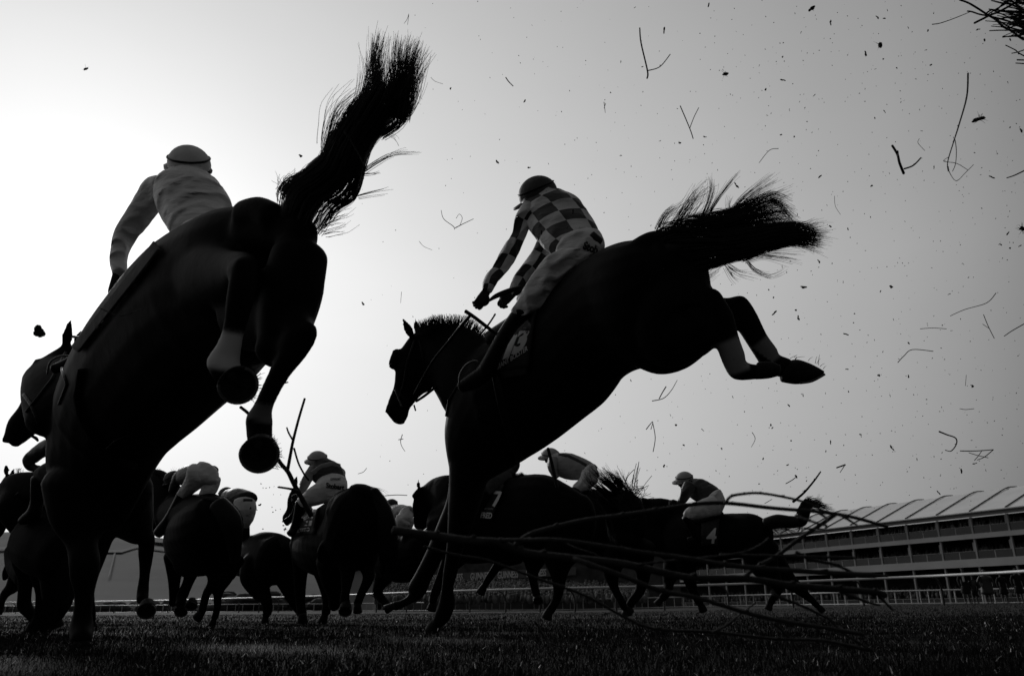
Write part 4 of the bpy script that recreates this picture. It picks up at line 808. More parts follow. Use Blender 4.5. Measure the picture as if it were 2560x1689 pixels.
# ------------------------------------------------------------ horses behind
def bhorse(label, loc, tubes, hooves, voxel=.02, ears=(), attr=None, extra=None):
    t = thing('racehorse', label, 'horse', loc, 'racehorses'); g = Geo()
    for q, k in tubes: g.tube(q, k, 16, 4, .55)
    for e in ears: ear(g, *e)
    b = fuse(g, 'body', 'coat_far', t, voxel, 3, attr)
    for h in hooves:
        if h[0] == 's': hoof(t, h[1], h[2], h[3], h[4], h[5], tilt=h[6] if len(h) > 6 else (.1, -.4, 1), heel=(h[5][0], h[5][1]))
        else: far_hoof(t, *h)
    return t, b, bvh(b)
# C
t, b, bv = bhorse('dark horse with long hanging tail galloping away, directly left of the thick branch end', G(870, 9.6),
 [([(870, 1222, 955, 1250, 9.2), (840, 1238, 972, 1300, 9.2), (822, 1275, 966, 1350, 9.25), (812, 1320, 940, 1400, 9.4)], .85), ([(900, 1290, 88, 9.3), (870, 1350, 80, 9.7), (810, 1370, 70, 10.2), (775, 1370, 55, 10.6)], .85), ([(855, 1278, 42, 9.5), (805, 1312, 42, 10.0), (768, 1335, 40, 10.5), (752, 1360, 28, 10.7)], .7),
  ([(785, 1345, 38, 10.6), (762, 1295, 28, 10.8), (750, 1250, 20, 10.9)], .6), ([(730, 1220, 762, 1238, 10.9), (719, 1245, 758, 1262, 10.9), (716, 1272, 744, 1285, 10.88), (705, 1293, 732, 1304, 10.85), (711, 1310, 723, 1312, 10.85)], .6),
  ([(760, 1360, 36, 10.7), (752, 1420, 20, 10.7), (750, 1470, 15, 10.7), (752, 1510, 12, 10.7), (755, 1535, 13, 10.65)], 1), ([(800, 1380, 38, 10.5), (812, 1450, 20, 10.5), (818, 1500, 12, 10.4), (815, 1530, 12, 10.4)], 1),
  ([(850, 1370, 60, 9.4), (870, 1410, 26, 9.2), (866, 1465, 13, 9.1), (862, 1490, 12, 9.05), (862, 1515, 14, 9)], .9), ([(910, 1370, 50, 9.4), (918, 1415, 22, 9.3), (921, 1445, 15, 9.2), (905, 1480, 11, 9.2), (893, 1510, 11, 9.2)], .9), ([(835, 1400, 45, 9.6), (835, 1450, 32, 9.7), (838, 1490, 18, 9.9), (835, 1515, 14, 10)], 1)],
 [(756, 1533, 757, 1556, 10.6, 13), (814, 1530, 805, 1556, 10.4, 11), ('s', 863, 1527, 8.9, 17, (862, 1505, 9.05)), (894, 1508, 894, 1530, 9.15, 11)], .018, [((738, 1213), (742, 1187), 7, 10.9, .5), ((752, 1215), (757, 1192), 6, 11.0, .5)])
g = Geo(); g.tube([(925, 1235, 24, 9.15), (950, 1275, 28, 9.1), (968, 1330, 26, 9.05), (972, 1390, 18, 9.05)], .6, 12, 4, .5); tl = g.obj('tail', 'hair', t)
g = Geo(); hairband(g, [(890, 1218, 935, 1228, 9.15), (930, 1235, 965, 1262, 9.12), (935, 1270, 988, 1315, 9.08), (940, 1330, 995, 1370, 9.06), (945, 1390, 985, 1420, 9.06), (950, 1450, 965, 1460, 9.06)], 500, .003, 8, .07, -.02, .7, .25, .5, clump=.5); wisp(g, [(930, 1222, 9.1), (942, 1226, 9.1), (948, 1238, 9.1)], 20, .002, .02); g.obj('tail_hair', 'hair', tl, False)
c = cloth_obj(patch(bv, [(775, 1258), (800, 1262), (790, 1335), (738, 1335)], 10.3, .02, 8), 'saddle_cloth', 'cloth_dark', t, .012); cb = bvh_of([c])
lettering('ETITO', (744, 1330), (30, -4), (0, -9), 'ink_light', c, cb, 10.3, .02, .03, fit=1)
for x in (766, 776): lettering('1', (x-5, 1312), (7, 0), (10, -42), 'ink_light', c, cb, 10.3, .02, .02, fit=1)
g = Geo(); g.tube([(725, 1232, 2, 10.7), (735, 1262, 1.8, 10.7), (728, 1285, 1.8, 10.7), (712, 1298, 1.6, 10.7)], 1, 6, 3, .3); g.tube([(742, 1245, 1.8, 10.7), (758, 1262, 1.8, 10.6), (775, 1250, 1.8, 10.5)], 1, 6, 3, .3); g.obj('bridle', 'leather', t)
t = rider('jockey with one pale band across the back of dark silks, left of centre', G(830, 10.2),
 [(778, 1166, 822, 1146, 10.3), (774, 1182, 848, 1160, 10.28), (779, 1198, 860, 1180, 10.25), (790, 1208, 866, 1200, 10.2)],
 [[(785, 1172, 14, 10.25), (772, 1190, 13, 10.2), (763, 1208, 12, 10.15), (754, 1228, 9, 10.2), (748, 1238, 7, 10.3)], [(850, 1180, 14, 10.5), (845, 1210, 12, 10.7), (800, 1235, 9, 10.8)]],
 [(792, 1210, 868, 1202, 10.15), (788, 1225, 868, 1222, 10.05), (800, 1245, 860, 1245, 10.0)], [[(810, 1228, 28, 10.0), (785, 1240, 24, 9.95), (765, 1250, 18, 10.0), (752, 1255, 13, 10.1)]],
 [[(752, 1258, 14, 10.1), (745, 1285, 11, 10.15), (740, 1305, 10, 10.2), (734, 1322, 10, 10.2), (727, 1334, 11, 10.15)]],
 dict(c=(794, 1148, 10.35), r=24, face=(-.8, -.3, -.6), crown=(-.05, 1, .25), peak=(-1, -.3, -.5)), 'silk_dark', 'silk_mid', 'breeches', 'cap_mid', .02, kt=.7)
sl = [o for o in t.children if o.name.startswith('silks')][0]; sb = bvh_of([sl]); g = Geo(); strap(g, sb, [(782, 1182), (805, 1166), (830, 1160), (848, 1166)], .07, 10, .004, .3); g.obj('pale_band', 'silk_mid', sl)
br = [o for o in t.children if o.name.startswith('breeches')][0]; bb = bvh_of([br]); lettering('Stobart', (815, 1218), (46, 6), (0, -13), 'ink_dark', br, bb, 9.9, .01, .04, fit=1); lettering('CITIPOST', (826, 1199), (26, 0), (0, -5), 'ink_dark', br, bb, 9.9, .01, .02, fit=1)
glove(t, 749, 1236, 10.3, 741, 1240, 10.3, 1, 1.1)
# D
t, b, bv = bhorse('dark horse with round rump just beneath the belly of the huge left horse', G(490, 9.0),
 [([(545, 1300, 70, 8.6), (520, 1330, 85, 8.8), (484, 1350, 80, 9.2), (456, 1360, 52, 9.6), (437, 1372, 28, 9.8)], .85), ([(530, 1285, 52, 8.7), (480, 1290, 55, 9.1), (440, 1290, 50, 9.5), (420, 1300, 40, 9.7)], .8), ([(470, 1398, 44, 9.2), (520, 1390, 46, 8.9), (560, 1380, 42, 8.8)], .9),
  ([(438, 1285, 50, 9.6), (412, 1238, 42, 9.8), (388, 1205, 34, 10), (372, 1215, 34, 10.1)], .6), ([(378, 1205, 32, 10.1), (388, 1245, 33, 10.0), (394, 1290, 24, 9.95), (399, 1326, 16, 9.9)], .6), ([(450, 1255, 36, 9.6), (436, 1300, 36, 9.7)], .8),
  ([(440, 1390, 30, 9.7), (436, 1445, 16, 9.7), (435, 1490, 12, 9.7), (432, 1510, 10, 9.7)], 1), ([(484, 1410, 24, 9.6), (472, 1450, 14, 9.6), (455, 1490, 14, 9.6), (450, 1510, 11, 9.5)], 1),
  ([(540, 1400, 40, 8.9), (535, 1450, 16, 8.8), (518, 1480, 11, 8.8), (510, 1505, 10, 8.8), (506, 1525, 10, 8.8)], 1), ([(570, 1400, 40, 8.9), (562, 1450, 17, 8.8), (546, 1480, 12, 8.8), (543, 1520, 9, 8.8), (536, 1545, 9, 8.8)], 1)],
 [('s', 452, 1528, 9.5, 17, (450, 1510, 9.6)), ('s', 478, 1514, 9.4, 15, (462, 1500, 9.6)), (507, 1525, 492, 1545, 8.8, 12), (536, 1545, 530, 1563, 8.8, 9)], .018)
g = Geo(); g.tube([(545, 1260, 24, 8.5), (575, 1300, 28, 8.45), (585, 1350, 20, 8.45), (588, 1400, 12, 8.5)], .7, 12, 4, .5); tl = g.obj('tail', 'hair', t)
g = Geo(); hairband(g, [(500, 1240, 560, 1250, 8.6), (540, 1250, 600, 1290, 8.5), (555, 1300, 602, 1340, 8.45), (560, 1360, 600, 1400, 8.45)], 260, .003, 8, .06, -.02, .7, .25, .5, clump=.4)
g.obj('tail_hair', 'hair', tl, False)
g = Geo()
for i in range(160):
    q = random.random(); x = 382+q*46; y = 1176+q*30; strand(g, [P(x, y+6, 9.8), P(x+random.uniform(-4, 6), y-random.uniform(0, 5), 9.8), P(x+random.uniform(-6, 12), y-random.uniform(2, 12), 9.78)], .003, .001)
for k in range(5): wisp(g, [(425, 1205, 9.7), (426+k*2, 1188, 9.7), (436+k*3, 1175, 9.7), (431+k*5, 1168, 9.7)], 2, .0012, .01)
g.obj('mane', 'hair', t, False)
t = rider('jockey bent far forward, only round pale breeches showing, beneath the belly of the huge horse', G(500, 9.1),
 [(540, 1165, 506, 1200, 9.1), (500, 1158, 475, 1215, 9.25), (468, 1164, 450, 1212, 9.4), (448, 1180, 436, 1212, 9.5)],
 [[(458, 1180, 14, 9.4), (445, 1196, 12, 9.4), (436, 1214, 11, 9.45), (430, 1228, 9, 9.5)]],
 [(492, 1160, 548, 1190, 8.95), (478, 1182, 546, 1205, 8.9)], [[(500, 1185, 36, 8.9), (482, 1208, 22, 8.95), (466, 1226, 17, 9.05), (455, 1238, 14, 9.1)], [(530, 1195, 22, 8.95), (524, 1220, 20, 8.9), (512, 1240, 16, 8.9)]],
 [[(456, 1238, 15, 9.1), (438, 1270, 13, 9.15), (420, 1300, 12, 9.2), (405, 1322, 14, 9.2), (394, 1334, 12, 9.2)]],
 dict(c=(432, 1196, 9.75), r=22, face=(-.8, -.3, -.6), crown=(-.4, 1, .1), peak=(-1, -.3, -.5)), 'silk_dark', 'silk_dark', 'breeches', 'cap_dark', .02, kt=.75)
# E
t, b, bv = bhorse('dark distant horse left of the banded jockey, rump to the camera, hind legs spread', G(650, 11.5),
 [([(690, 1400, 62, 11.2), (660, 1395, 60, 11.5), (620, 1390, 52, 12), (590, 1390, 45, 12.4)], .85), ([(715, 1370, 26, 11.2), (690, 1362, 30, 11.3), (655, 1362, 32, 11.5), (620, 1375, 30, 11.9)], .8),
  ([(650, 1410, 46, 11.3), (636, 1445, 35, 11.2), (652, 1478, 24, 11.1), (667, 1503, 14, 11), (669, 1528, 12, 11), (664, 1540, 9, 11)], .9), ([(700, 1410, 42, 11.3), (712, 1440, 28, 11.3), (722, 1475, 18, 11.3), (732, 1500, 13, 11.3), (745, 1525, 9, 11.3), (757, 1540, 9, 11.3)], .9),
  ([(575, 1400, 40, 12.5), (568, 1440, 20, 12.5)], .9)],
 [(664, 1538, 662, 1560, 11, 10), (757, 1538, 762, 1555, 11.3, 9)], .02)
g = Geo(); hairband(g, [(695, 1345, 725, 1345, 11.1), (705, 1370, 738, 1370, 11), (715, 1400, 738, 1400, 11), (722, 1440, 735, 1440, 11)], 220, .003, 6, .05, -.02, .6, .3, .5, clump=.4); g.obj('tail', 'hair', t, False)
t = rider('small distant jockey with a dark patch on the waist of his pale breeches', G(600, 11.9),
 [(640, 1235, 586, 1262, 11.8), (615, 1226, 566, 1255, 11.95), (585, 1223, 556, 1248, 12.1)], [[(575, 1240, 12, 12.1), (562, 1262, 10, 12.1), (555, 1280, 9, 12.2)]],
 [(585, 1258, 639, 1252, 11.75), (590, 1272, 641, 1270, 11.7), (597, 1285, 637, 1285, 11.7)], [[(618, 1275, 22, 11.7), (619, 1292, 17, 11.7), (612, 1316, 10, 11.75)]], [[(612, 1318, 12, 11.75), (612, 1345, 13, 11.8), (618, 1350, 12, 11.8)]],
 dict(c=(565, 1233, 12.2), r=18, face=(-.8, -.3, -.6), crown=(-.2, 1, .2), peak=(-1, -.3, -.5)), 'silk_dark', 'silk_dark', 'breeches', 'cap_dark', .02, kt=.8)
br = [o for o in t.children if o.name.startswith('breeches')][0]; bb = bvh_of([br]); g = Geo(); strap(g, bb, [(609, 1250), (620, 1250), (630, 1251)], .045, 11.7, .004, .3); g.obj('waist_patch', 'silk_dark', br)
# F (far left) and its rider
t, b, bv = bhorse('dark horse with ears up, its muzzle cut by the left edge of the photo', G(70, 7.2),
 [([(100, 1340, 82, 6.9), (130, 1360, 85, 6.7), (160, 1380, 70, 6.5)], .8), ([(120, 1225, 42, 6.9), (75, 1216, 38, 7.0), (42, 1217, 36, 7.1), (20, 1222, 30, 7.2)], .6), ([(80, 1310, 52, 7), (66, 1250, 72, 7.1), (36, 1236, 58, 7.2), (12, 1230, 36, 7.3)], .6), ([(12, 1190, 70, 1250, 7.3), (-8, 1225, 42, 1290, 7.3), (-20, 1270, 26, 1302, 7.3), (-32, 1320, 8, 1335, 7.3), (-30, 1345, -5, 1350, 7.3)], .55),
  ([(72, 1400, 40, 7), (65, 1450, 19, 7), (61, 1490, 16, 7), (62, 1515, 17, 7), (82, 1540, 13, 6.95), (84, 1556, 12, 6.95)], 1), ([(110, 1400, 45, 6.9), (108, 1470, 20, 6.9), (104, 1510, 15, 6.9), (96, 1540, 11, 6.9), (88, 1560, 10, 6.9)], 1), ([(150, 1420, 50, 6.6), (140, 1480, 34, 6.5), (130, 1530, 22, 6.45), (105, 1560, 16, 6.4)], .9), ([(165, 1440, 30, 6.6), (155, 1500, 26, 6.5), (140, 1545, 15, 6.45)], .9)],
 [(84, 1554, 74, 1582, 6.9, 13), (140, 1540, 146, 1565, 6.45, 13)], .018, [((17, 1185), (13, 1157), 9, 7.2, .5), ((30, 1188), (34, 1165), 6, 7.35, .5)])
g = Geo(); hairband(g, [(165, 1380, 182, 1390, 6.4), (140, 1430, 180, 1460, 6.35), (115, 1480, 165, 1520, 6.3), (95, 1540, 130, 1570, 6.25), (65, 1615, 90, 1625, 6.2)], 420, .0025, 8, .05, 0, .6, .3, .55, clump=.5); g.obj('tail', 'hair', t, False)
g = Geo(); g.tube([(15, 1258, 1.8, 7.0), (45, 1232, 1.8, 6.95), (77, 1208, 1.8, 6.9)], 1, 6, 3, .3); g.tube([(24, 1310, 1.6, 7.1), (36, 1308, 1.6, 7.1), (45, 1295, 1.6, 7), (72, 1265, 2, 6.9)], 1, 6, 3, .3); g.obj('rein', 'leather', t)
g = Geo()
for i in range(16): x = random.gauss(45, 5); strand(g, [P(x, 1184, 7.1), P(x+random.gauss(0, 3), 1176, 7.1), P(x+random.gauss(0, 4), 1173-random.uniform(0, 5), 7.1)], .002, .001)
g.obj('mane', 'hair', t, False)
t = rider('jockey at the far left, only dark bent elbow, knee and boot visible', G(110, 6.8),
 [(120, 1085, 150, 1110, 6.7), (125, 1110, 190, 1140, 6.6), (130, 1150, 190, 1170, 6.5)],
 [[(140, 1110, 20, 6.7), (112, 1120, 19, 6.8), (86, 1138, 17, 6.9), (74, 1152, 16, 6.9), (78, 1166, 11, 6.9), (95, 1172, 10, 6.9)]], [(125, 1160, 190, 1165, 6.5), (120, 1190, 190, 1195, 6.5)], [[(140, 1175, 30, 6.5), (112, 1183, 22, 6.55), (98, 1190, 17, 6.6)]],
 [[(97, 1196, 18, 6.6), (95, 1225, 17, 6.62), (92, 1255, 15, 6.65), (84, 1282, 17, 6.65), (62, 1298, 13, 6.65), (52, 1303, 9, 6.65)]],
 dict(c=(170, 1070, 6.9), r=26, face=(-.9, -.2, -.2), crown=(0, 1, 0), peak=(-1, -.2, 0)), 'silk_dark', 'silk_dark', 'cloth_mid', 'cap_dark', .018)
# G
t, b, bv = bhorse('small distant horse with narrow head, low down at the far left edge', G(30, 10.5),
 [([(32, 1352, 60, 1380, 10.8), (20, 1375, 52, 1395, 10.8), (14, 1405, 40, 1420, 10.8), (5, 1430, 26, 1440, 10.8), (5, 1447, 16, 1450, 10.8)], .6), ([(55, 1370, 40, 10.7), (62, 1400, 45, 10.5), (90, 1420, 55, 10.2)], .7),
  ([(50, 1440, 26, 10.5), (30, 1468, 16, 10.6), (12, 1485, 11, 10.6), (4, 1505, 8, 10.5), (2, 1520, 7, 10.5)], 1), ([(130, 1420, 60, 9.8), (190, 1430, 50, 9.3)], .8), ([(200, 1440, 30, 9.2), (222, 1500, 14, 9.1), (229, 1530, 10, 9.1), (231, 1550, 9, 9.1)], 1)],
 [(2, 1518, -4, 1532, 10.5, 9), (231, 1548, 233, 1575, 9.1, 9)], .02, [((37, 1346), (38, 1315), 6, 10.8, .5)])
# H (number 7)
t, b, bv = bhorse('dark horse wearing cloth number 7, passing behind the landing foreleg of the central horse', G(1260, 8.4),
 [([(1455, 1300, 66, 7.7), (1420, 1300, 84, 7.75), (1360, 1290, 104, 7.9), (1290, 1295, 103, 8.1), (1220, 1305, 98, 8.3), (1160, 1315, 92, 8.5), (1110, 1325, 70, 8.7)], .68), ([(1170, 1280, 70, 8.5), (1120, 1240, 56, 8.7), (1090, 1238, 44, 8.9), (1070, 1245, 34, 9)], .5),
  ([(1042, 1222, 1088, 1262, 9), (1031, 1258, 1088, 1286, 9), (1032, 1285, 1080, 1302, 9), (1034, 1312, 1064, 1322, 9)], .6), ([(1045, 1235, 12, 8.95), (1036, 1242, 9, 8.95)], .8),
  ([(1420, 1350, 60, 7.7), (1395, 1400, 40, 7.65), (1397, 1440, 21, 7.6), (1394, 1490, 12, 7.6), (1376, 1525, 12, 7.6)], .9), ([(1340, 1380, 40, 8.0), (1332, 1430, 15, 8), (1336, 1465, 11, 8), (1342, 1488, 11, 7.95)], 1), ([(1280, 1380, 36, 8.4), (1246, 1412, 14, 8.4), (1222, 1445, 10, 8.4), (1212, 1462, 9, 8.4)], 1), ([(1150, 1370, 40, 8.6), (1112, 1430, 18, 8.6), (1088, 1480, 12, 8.6), (1082, 1505, 10, 8.6)], 1)],
 [(1375, 1522, 1366, 1544, 7.6, 13), ('s', 1345, 1502, 7.9, 13, (1342, 1488, 7.95)), (1213, 1460, 1200, 1482, 8.4, 11), (1084, 1503, 1078, 1524, 8.6, 12)], .018, [((1046, 1220), (1046, 1193), 6, 8.95, .5)])
c = cloth_obj(patch(bv, [(1205, 1210), (1262, 1215), (1232, 1300), (1172, 1292)], 7.9, .02, 10), 'saddle_cloth', 'cloth_dark', t, .012); cb = bvh_of([c])
lettering('7', (1228, 1264), (26, 2), (4, -38), 'ink_light', c, cb, 7.9, .015, .02, fit=1); lettering('FRED', (1201, 1293), (28, 2), (2, -14), 'ink_light', c, cb, 7.9, .015, .03, fit=1); lettering('IS WORTH', (1203, 1273), (29, 1), (1, -5), 'silk_mid', c, cb, 7.9, .015, .02, fit=1)
g = Geo(); g.tube([(1088, 1252, 1.6, 8.8), (1100, 1262, 1.6, 8.8), (1105, 1275, 1.6, 8.8)], 1, 6, 3, .3); g.tube([(1064, 1325, 2, 8.8), (1085, 1300, 2.4, 8.8), (1104, 1284, 2.4, 8.7)], 1, 6, 3, .3); g.tube([(1115, 1205, 1.4, 8.7), (1100, 1230, 1.4, 8.7), (1088, 1255, 1.4, 8.7)], 1, 6, 3, .3); g.obj('rein', 'leather', t)
g = Geo()
for i in range(260): q = random.random(); x = 1283+q*44; y = 1184+q*9+3*math.sin(q*9); strand(g, [P(x, y+10, 8.1), P(x+random.uniform(-3, 3), y, 8.1), P(x+random.uniform(-8, 4), y-random.uniform(0, 7), 8.1)], .003, .001)
g.obj('mane', 'hair', t, False)
g = Geo(); hairband(g, [(1480, 1240, 1500, 1290, 7.6), (1500, 1260, 1525, 1300, 7.6), (1515, 1300, 1535, 1330, 7.6), (1520, 1350, 1545, 1370, 7.6)], 240, .003, 6, .06, -.02, .6, .3, .5, clump=.4); g.obj('tail', 'hair', t, False)
t = rider('nearly hidden jockey of number 7, a dark rounded back under the central horse', G(1240, 8.4),
 [(1180, 1135, 1185, 1180, 8.6), (1215, 1130, 1220, 1185, 8.5), (1255, 1140, 1250, 1190, 8.4)], [[(1190, 1160, 16, 8.5), (1180, 1190, 12, 8.5), (1160, 1200, 10, 8.6)]],
 [(1255, 1150, 1250, 1200, 8.35), (1295, 1152, 1285, 1185, 8.3)], [[(1275, 1172, 20, 8.3), (1240, 1200, 24, 8.1), (1215, 1225, 16, 8)]], [[(1214, 1228, 14, 8), (1200, 1265, 12, 8), (1185, 1285, 12, 8)]],
 dict(c=(1165, 1150, 8.7), r=22, face=(-.8, -.3, -.3), crown=(-.2, 1, .1), peak=(-1, -.3, -.3)), 'silk_dark', 'silk_dark', 'cloth_mid', 'cap_dark', .02)
# I
t, b, bv = bhorse('dark horse behind number 7, tail hair swept up over its rump like a brush', G(1500, 10.6),
 [([(1585, 1300, 58, 10.4), (1530, 1300, 72, 10.5), (1460, 1305, 84, 10.8), (1390, 1300, 76, 11.1)], .8), ([(1480, 1370, 50, 10.7), (1540, 1370, 44, 10.5), (1600, 1380, 40, 10.5)], .8), ([(1560, 1340, 40, 10.3), (1530, 1420, 24, 10.3), (1535, 1465, 12, 10.3), (1555, 1505, 10, 10.2), (1562, 1520, 9, 10.2)], 1), ([(1600, 1370, 40, 10.5), (1608, 1430, 20, 10.5), (1600, 1475, 13, 10.5), (1578, 1505, 11, 10.4), (1572, 1518, 9, 10.4)], 1)],
 [(1564, 1518, 1578, 1532, 10.2, 10), (1570, 1516, 1562, 1536, 10.4, 9)], .02)
g = Geo(); g.tube([(1590, 1262, 20, 10.3), (1572, 1248, 18, 10.25), (1555, 1240, 14, 10.2)], 1, 10, 3, .6); tl = g.obj('tail', 'hair', t)
g = Geo(); hairband(g, [(1570, 1290, 1600, 1245, 10.3), (1530, 1275, 1570, 1222, 10.2), (1495, 1250, 1545, 1190, 10.15), (1463, 1215, 1520, 1170, 10.1)], 420, .003, 8, .10, -.02, .6, .4, .6, clump=.85, flare=.05)
for pts, n in (([(1575, 1240, 10.2), (1560, 1215, 10.2), (1545, 1190, 10.2), (1537, 1174, 10.2)], 60), ([(1560, 1240, 10.2), (1520, 1210, 10.2), (1490, 1180, 10.2), (1475, 1162, 10.2)], 60), ([(1560, 1250, 10.2), (1500, 1225, 10.2), (1470, 1200, 10.2), (1463, 1180, 10.2)], 50), ([(1565, 1240, 10.2), (1535, 1210, 10.2), (1515, 1185, 10.2), (1502, 1170, 10.2)], 60)): wisp(g, pts, n, .003, .02)
g.obj('tail_hair', 'hair', tl, False)
t = rider('jockey in pale silks with a dark stripe down the back, behind number 7', G(1430, 11),
 [(1393, 1132, 1372, 1170, 11.2), (1425, 1132, 1395, 1190, 11.1), (1462, 1146, 1420, 1198, 11.0), (1490, 1162, 1446, 1198, 10.9)], [[(1385, 1150, 15, 11.1), (1381, 1168, 12, 11.0), (1386, 1184, 9, 11.0), (1392, 1192, 7, 11)]],
 [(1486, 1162, 1452, 1200, 10.85), (1497, 1180, 1455, 1215, 10.8)], [[(1475, 1190, 24, 10.8), (1460, 1210, 18, 10.75), (1440, 1222, 13, 10.75)]], [[(1438, 1224, 13, 10.7), (1430, 1250, 11, 10.7), (1420, 1270, 12, 10.7)]],
 dict(c=(1376, 1138, 11.3), r=21, face=(-.9, -.4, -.3), crown=(-.1, 1, .2), peak=(-1, -.35, -.3)), 'silk_mid', 'silk_mid', 'breeches', 'cap_mid', .02, kt=.75)
sl = [o for o in t.children if o.name.startswith('silks')][0]; sb = bvh_of([sl]); g = Geo(); strap(g, sb, [(1397, 1136), (1420, 1140), (1445, 1152), (1465, 1163)], .05, 11, .004, .3); g.obj('dark_stripe', 'silk_dark', sl)
# J (number 4)
t, b, bv = bhorse('dark horse wearing cloth number 4 on the right, side on with raised tail', G(1840, 10.8),
 [([(1905, 1345, 48, 10.4), (1880, 1340, 56, 10.5), (1840, 1338, 55, 10.7), (1790, 1342, 58, 10.9), (1740, 1345, 66, 11.1), (1700, 1345, 62, 11.3)], .75), ([(1735, 1310, 50, 11.2), (1690, 1300, 46, 11.4), (1650, 1290, 46, 11.5), (1620, 1282, 38, 11.6)], .6), ([(1700, 1370, 50, 11.3), (1660, 1345, 45, 11.4), (1625, 1340, 40, 11.5)], .6), ([(1600, 1245, 1640, 1300, 11.6), (1580, 1265, 1620, 1320, 11.6), (1560, 1300, 1595, 1335, 11.6)], .6),
  ([(1900, 1375, 48, 10.4), (1915, 1425, 32, 10.3), (1945, 1470, 14, 10.3), (1932, 1495, 10, 10.3), (1925, 1508, 9, 10.3)], .9), ([(1925, 1400, 38, 10.5), (1970, 1450, 22, 10.5), (2005, 1478, 13, 10.5), (2030, 1500, 9, 10.5), (2045, 1515, 8, 10.5)], .9),
  ([(1715, 1390, 34, 11.2), (1722, 1440, 18, 11.2), (1735, 1480, 12, 11.2), (1750, 1508, 10, 11.2)], 1), ([(1690, 1400, 32, 11.4), (1672, 1450, 16, 11.4), (1670, 1475, 12, 11.3), (1655, 1495, 10, 11.2)], 1)],
 [(1925, 1506, 1920, 1522, 10.3, 10), (2044, 1513, 2056, 1526, 10.5, 9), (1750, 1506, 1758, 1526, 11.2, 11), (1655, 1494, 1642, 1510, 11.2, 9)], .02)
c = cloth_obj(patch(bv, [(1755, 1300), (1800, 1298), (1795, 1362), (1755, 1362)], 10.5, .02, 8), 'saddle_cloth', 'cloth_dark', t, .012); cb = bvh_of([c])
lettering('4', (1764, 1357), (25, 0), (5, -38), 'ink_light', c, cb, 10.5, .015, .02, fit=1)
g = Geo(); g.tube([(1805, 1285, 8, 10.8), (1790, 1290, 12, 10.8), (1750, 1300, 14, 10.9), (1725, 1298, 9, 11)], .8, 10, 3, .6); g.obj('saddle', 'leather', t)
g = Geo(); g.tube([(1915, 1310, 16, 10.3), (1945, 1302, 17, 10.25), (1980, 1304, 15, 10.2), (2003, 1300, 15, 10.15), (2010, 1280, 15, 10.1), (2018, 1262, 12, 10.1)], .8, 12, 5, .5); tl = g.obj('tail', 'hair', t)
g = Geo()
hairband(g, [(1990, 1290, 2022, 1280, 10.15), (2000, 1262, 2035, 1262, 10.1), (2018, 1245, 2050, 1262, 10.1), (2034, 1238, 2080, 1268, 10.1)], 300, .0028, 9, .06, -.02, .5, .4, .6, clump=.8, flare=.1)
for pts, n, sp in (([(1925, 1305, 10.2), (1935, 1322, 10.2), (1950, 1334, 10.2), (1962, 1338, 10.2)], 60, .02), ([(1945, 1312, 10.2), (1970, 1325, 10.2), (1990, 1335, 10.2)], 50, .02), ([(2000, 1310, 10.2), (2000, 1322, 10.2), (1985, 1328, 10.2), (1960, 1324, 10.2)], 30, .015), ([(2025, 1265, 10.1), (2050, 1266, 10.1), (2065, 1270, 10.1), (2084, 1272, 10.1)], 50, .015), ([(2025, 1260, 10.1), (2045, 1250, 10.1), (2052, 1240, 10.1)], 25, .012)): wisp(g, pts, n, .0025, sp)
g.obj('tail_hair', 'hair', tl, False)
t = rider('jockey in dark silks, pale breeches and grey peaked cap crouching on the number 4 horse', G(1750, 11),
 [(1732, 1196, 1707, 1222, 11.2), (1757, 1197, 1728, 1245, 11.1), (1785, 1212, 1745, 1254, 11.0), (1804, 1228, 1768, 1258, 10.9)], [[(1725, 1215, 17, 11.0), (1717, 1228, 15, 10.95), (1708, 1246, 11, 10.95), (1698, 1258, 9, 11)]],
 [(1804, 1226, 1768, 1254, 10.85), (1814, 1252, 1772, 1272, 10.8), (1805, 1278, 1770, 1284, 10.8)], [[(1786, 1262, 24, 10.75), (1755, 1272, 22, 10.7), (1728, 1282, 17, 10.7), (1716, 1290, 11, 10.7)]], [[(1716, 1292, 12, 10.7), (1728, 1315, 11, 10.7), (1738, 1340, 10, 10.75), (1725, 1350, 10, 10.75)]],
 dict(c=(1711, 1197, 11.25), r=21, face=(-.95, -.4, .1), crown=(-.15, 1, .1), peak=(-1, -.25, .1)), 'silk_dark', 'silk_dark', 'breeches', 'cap_mid', .018, kt=.75)
glove(t, 1697, 1258, 11, 1689, 1256, 11, 1, 1.1)
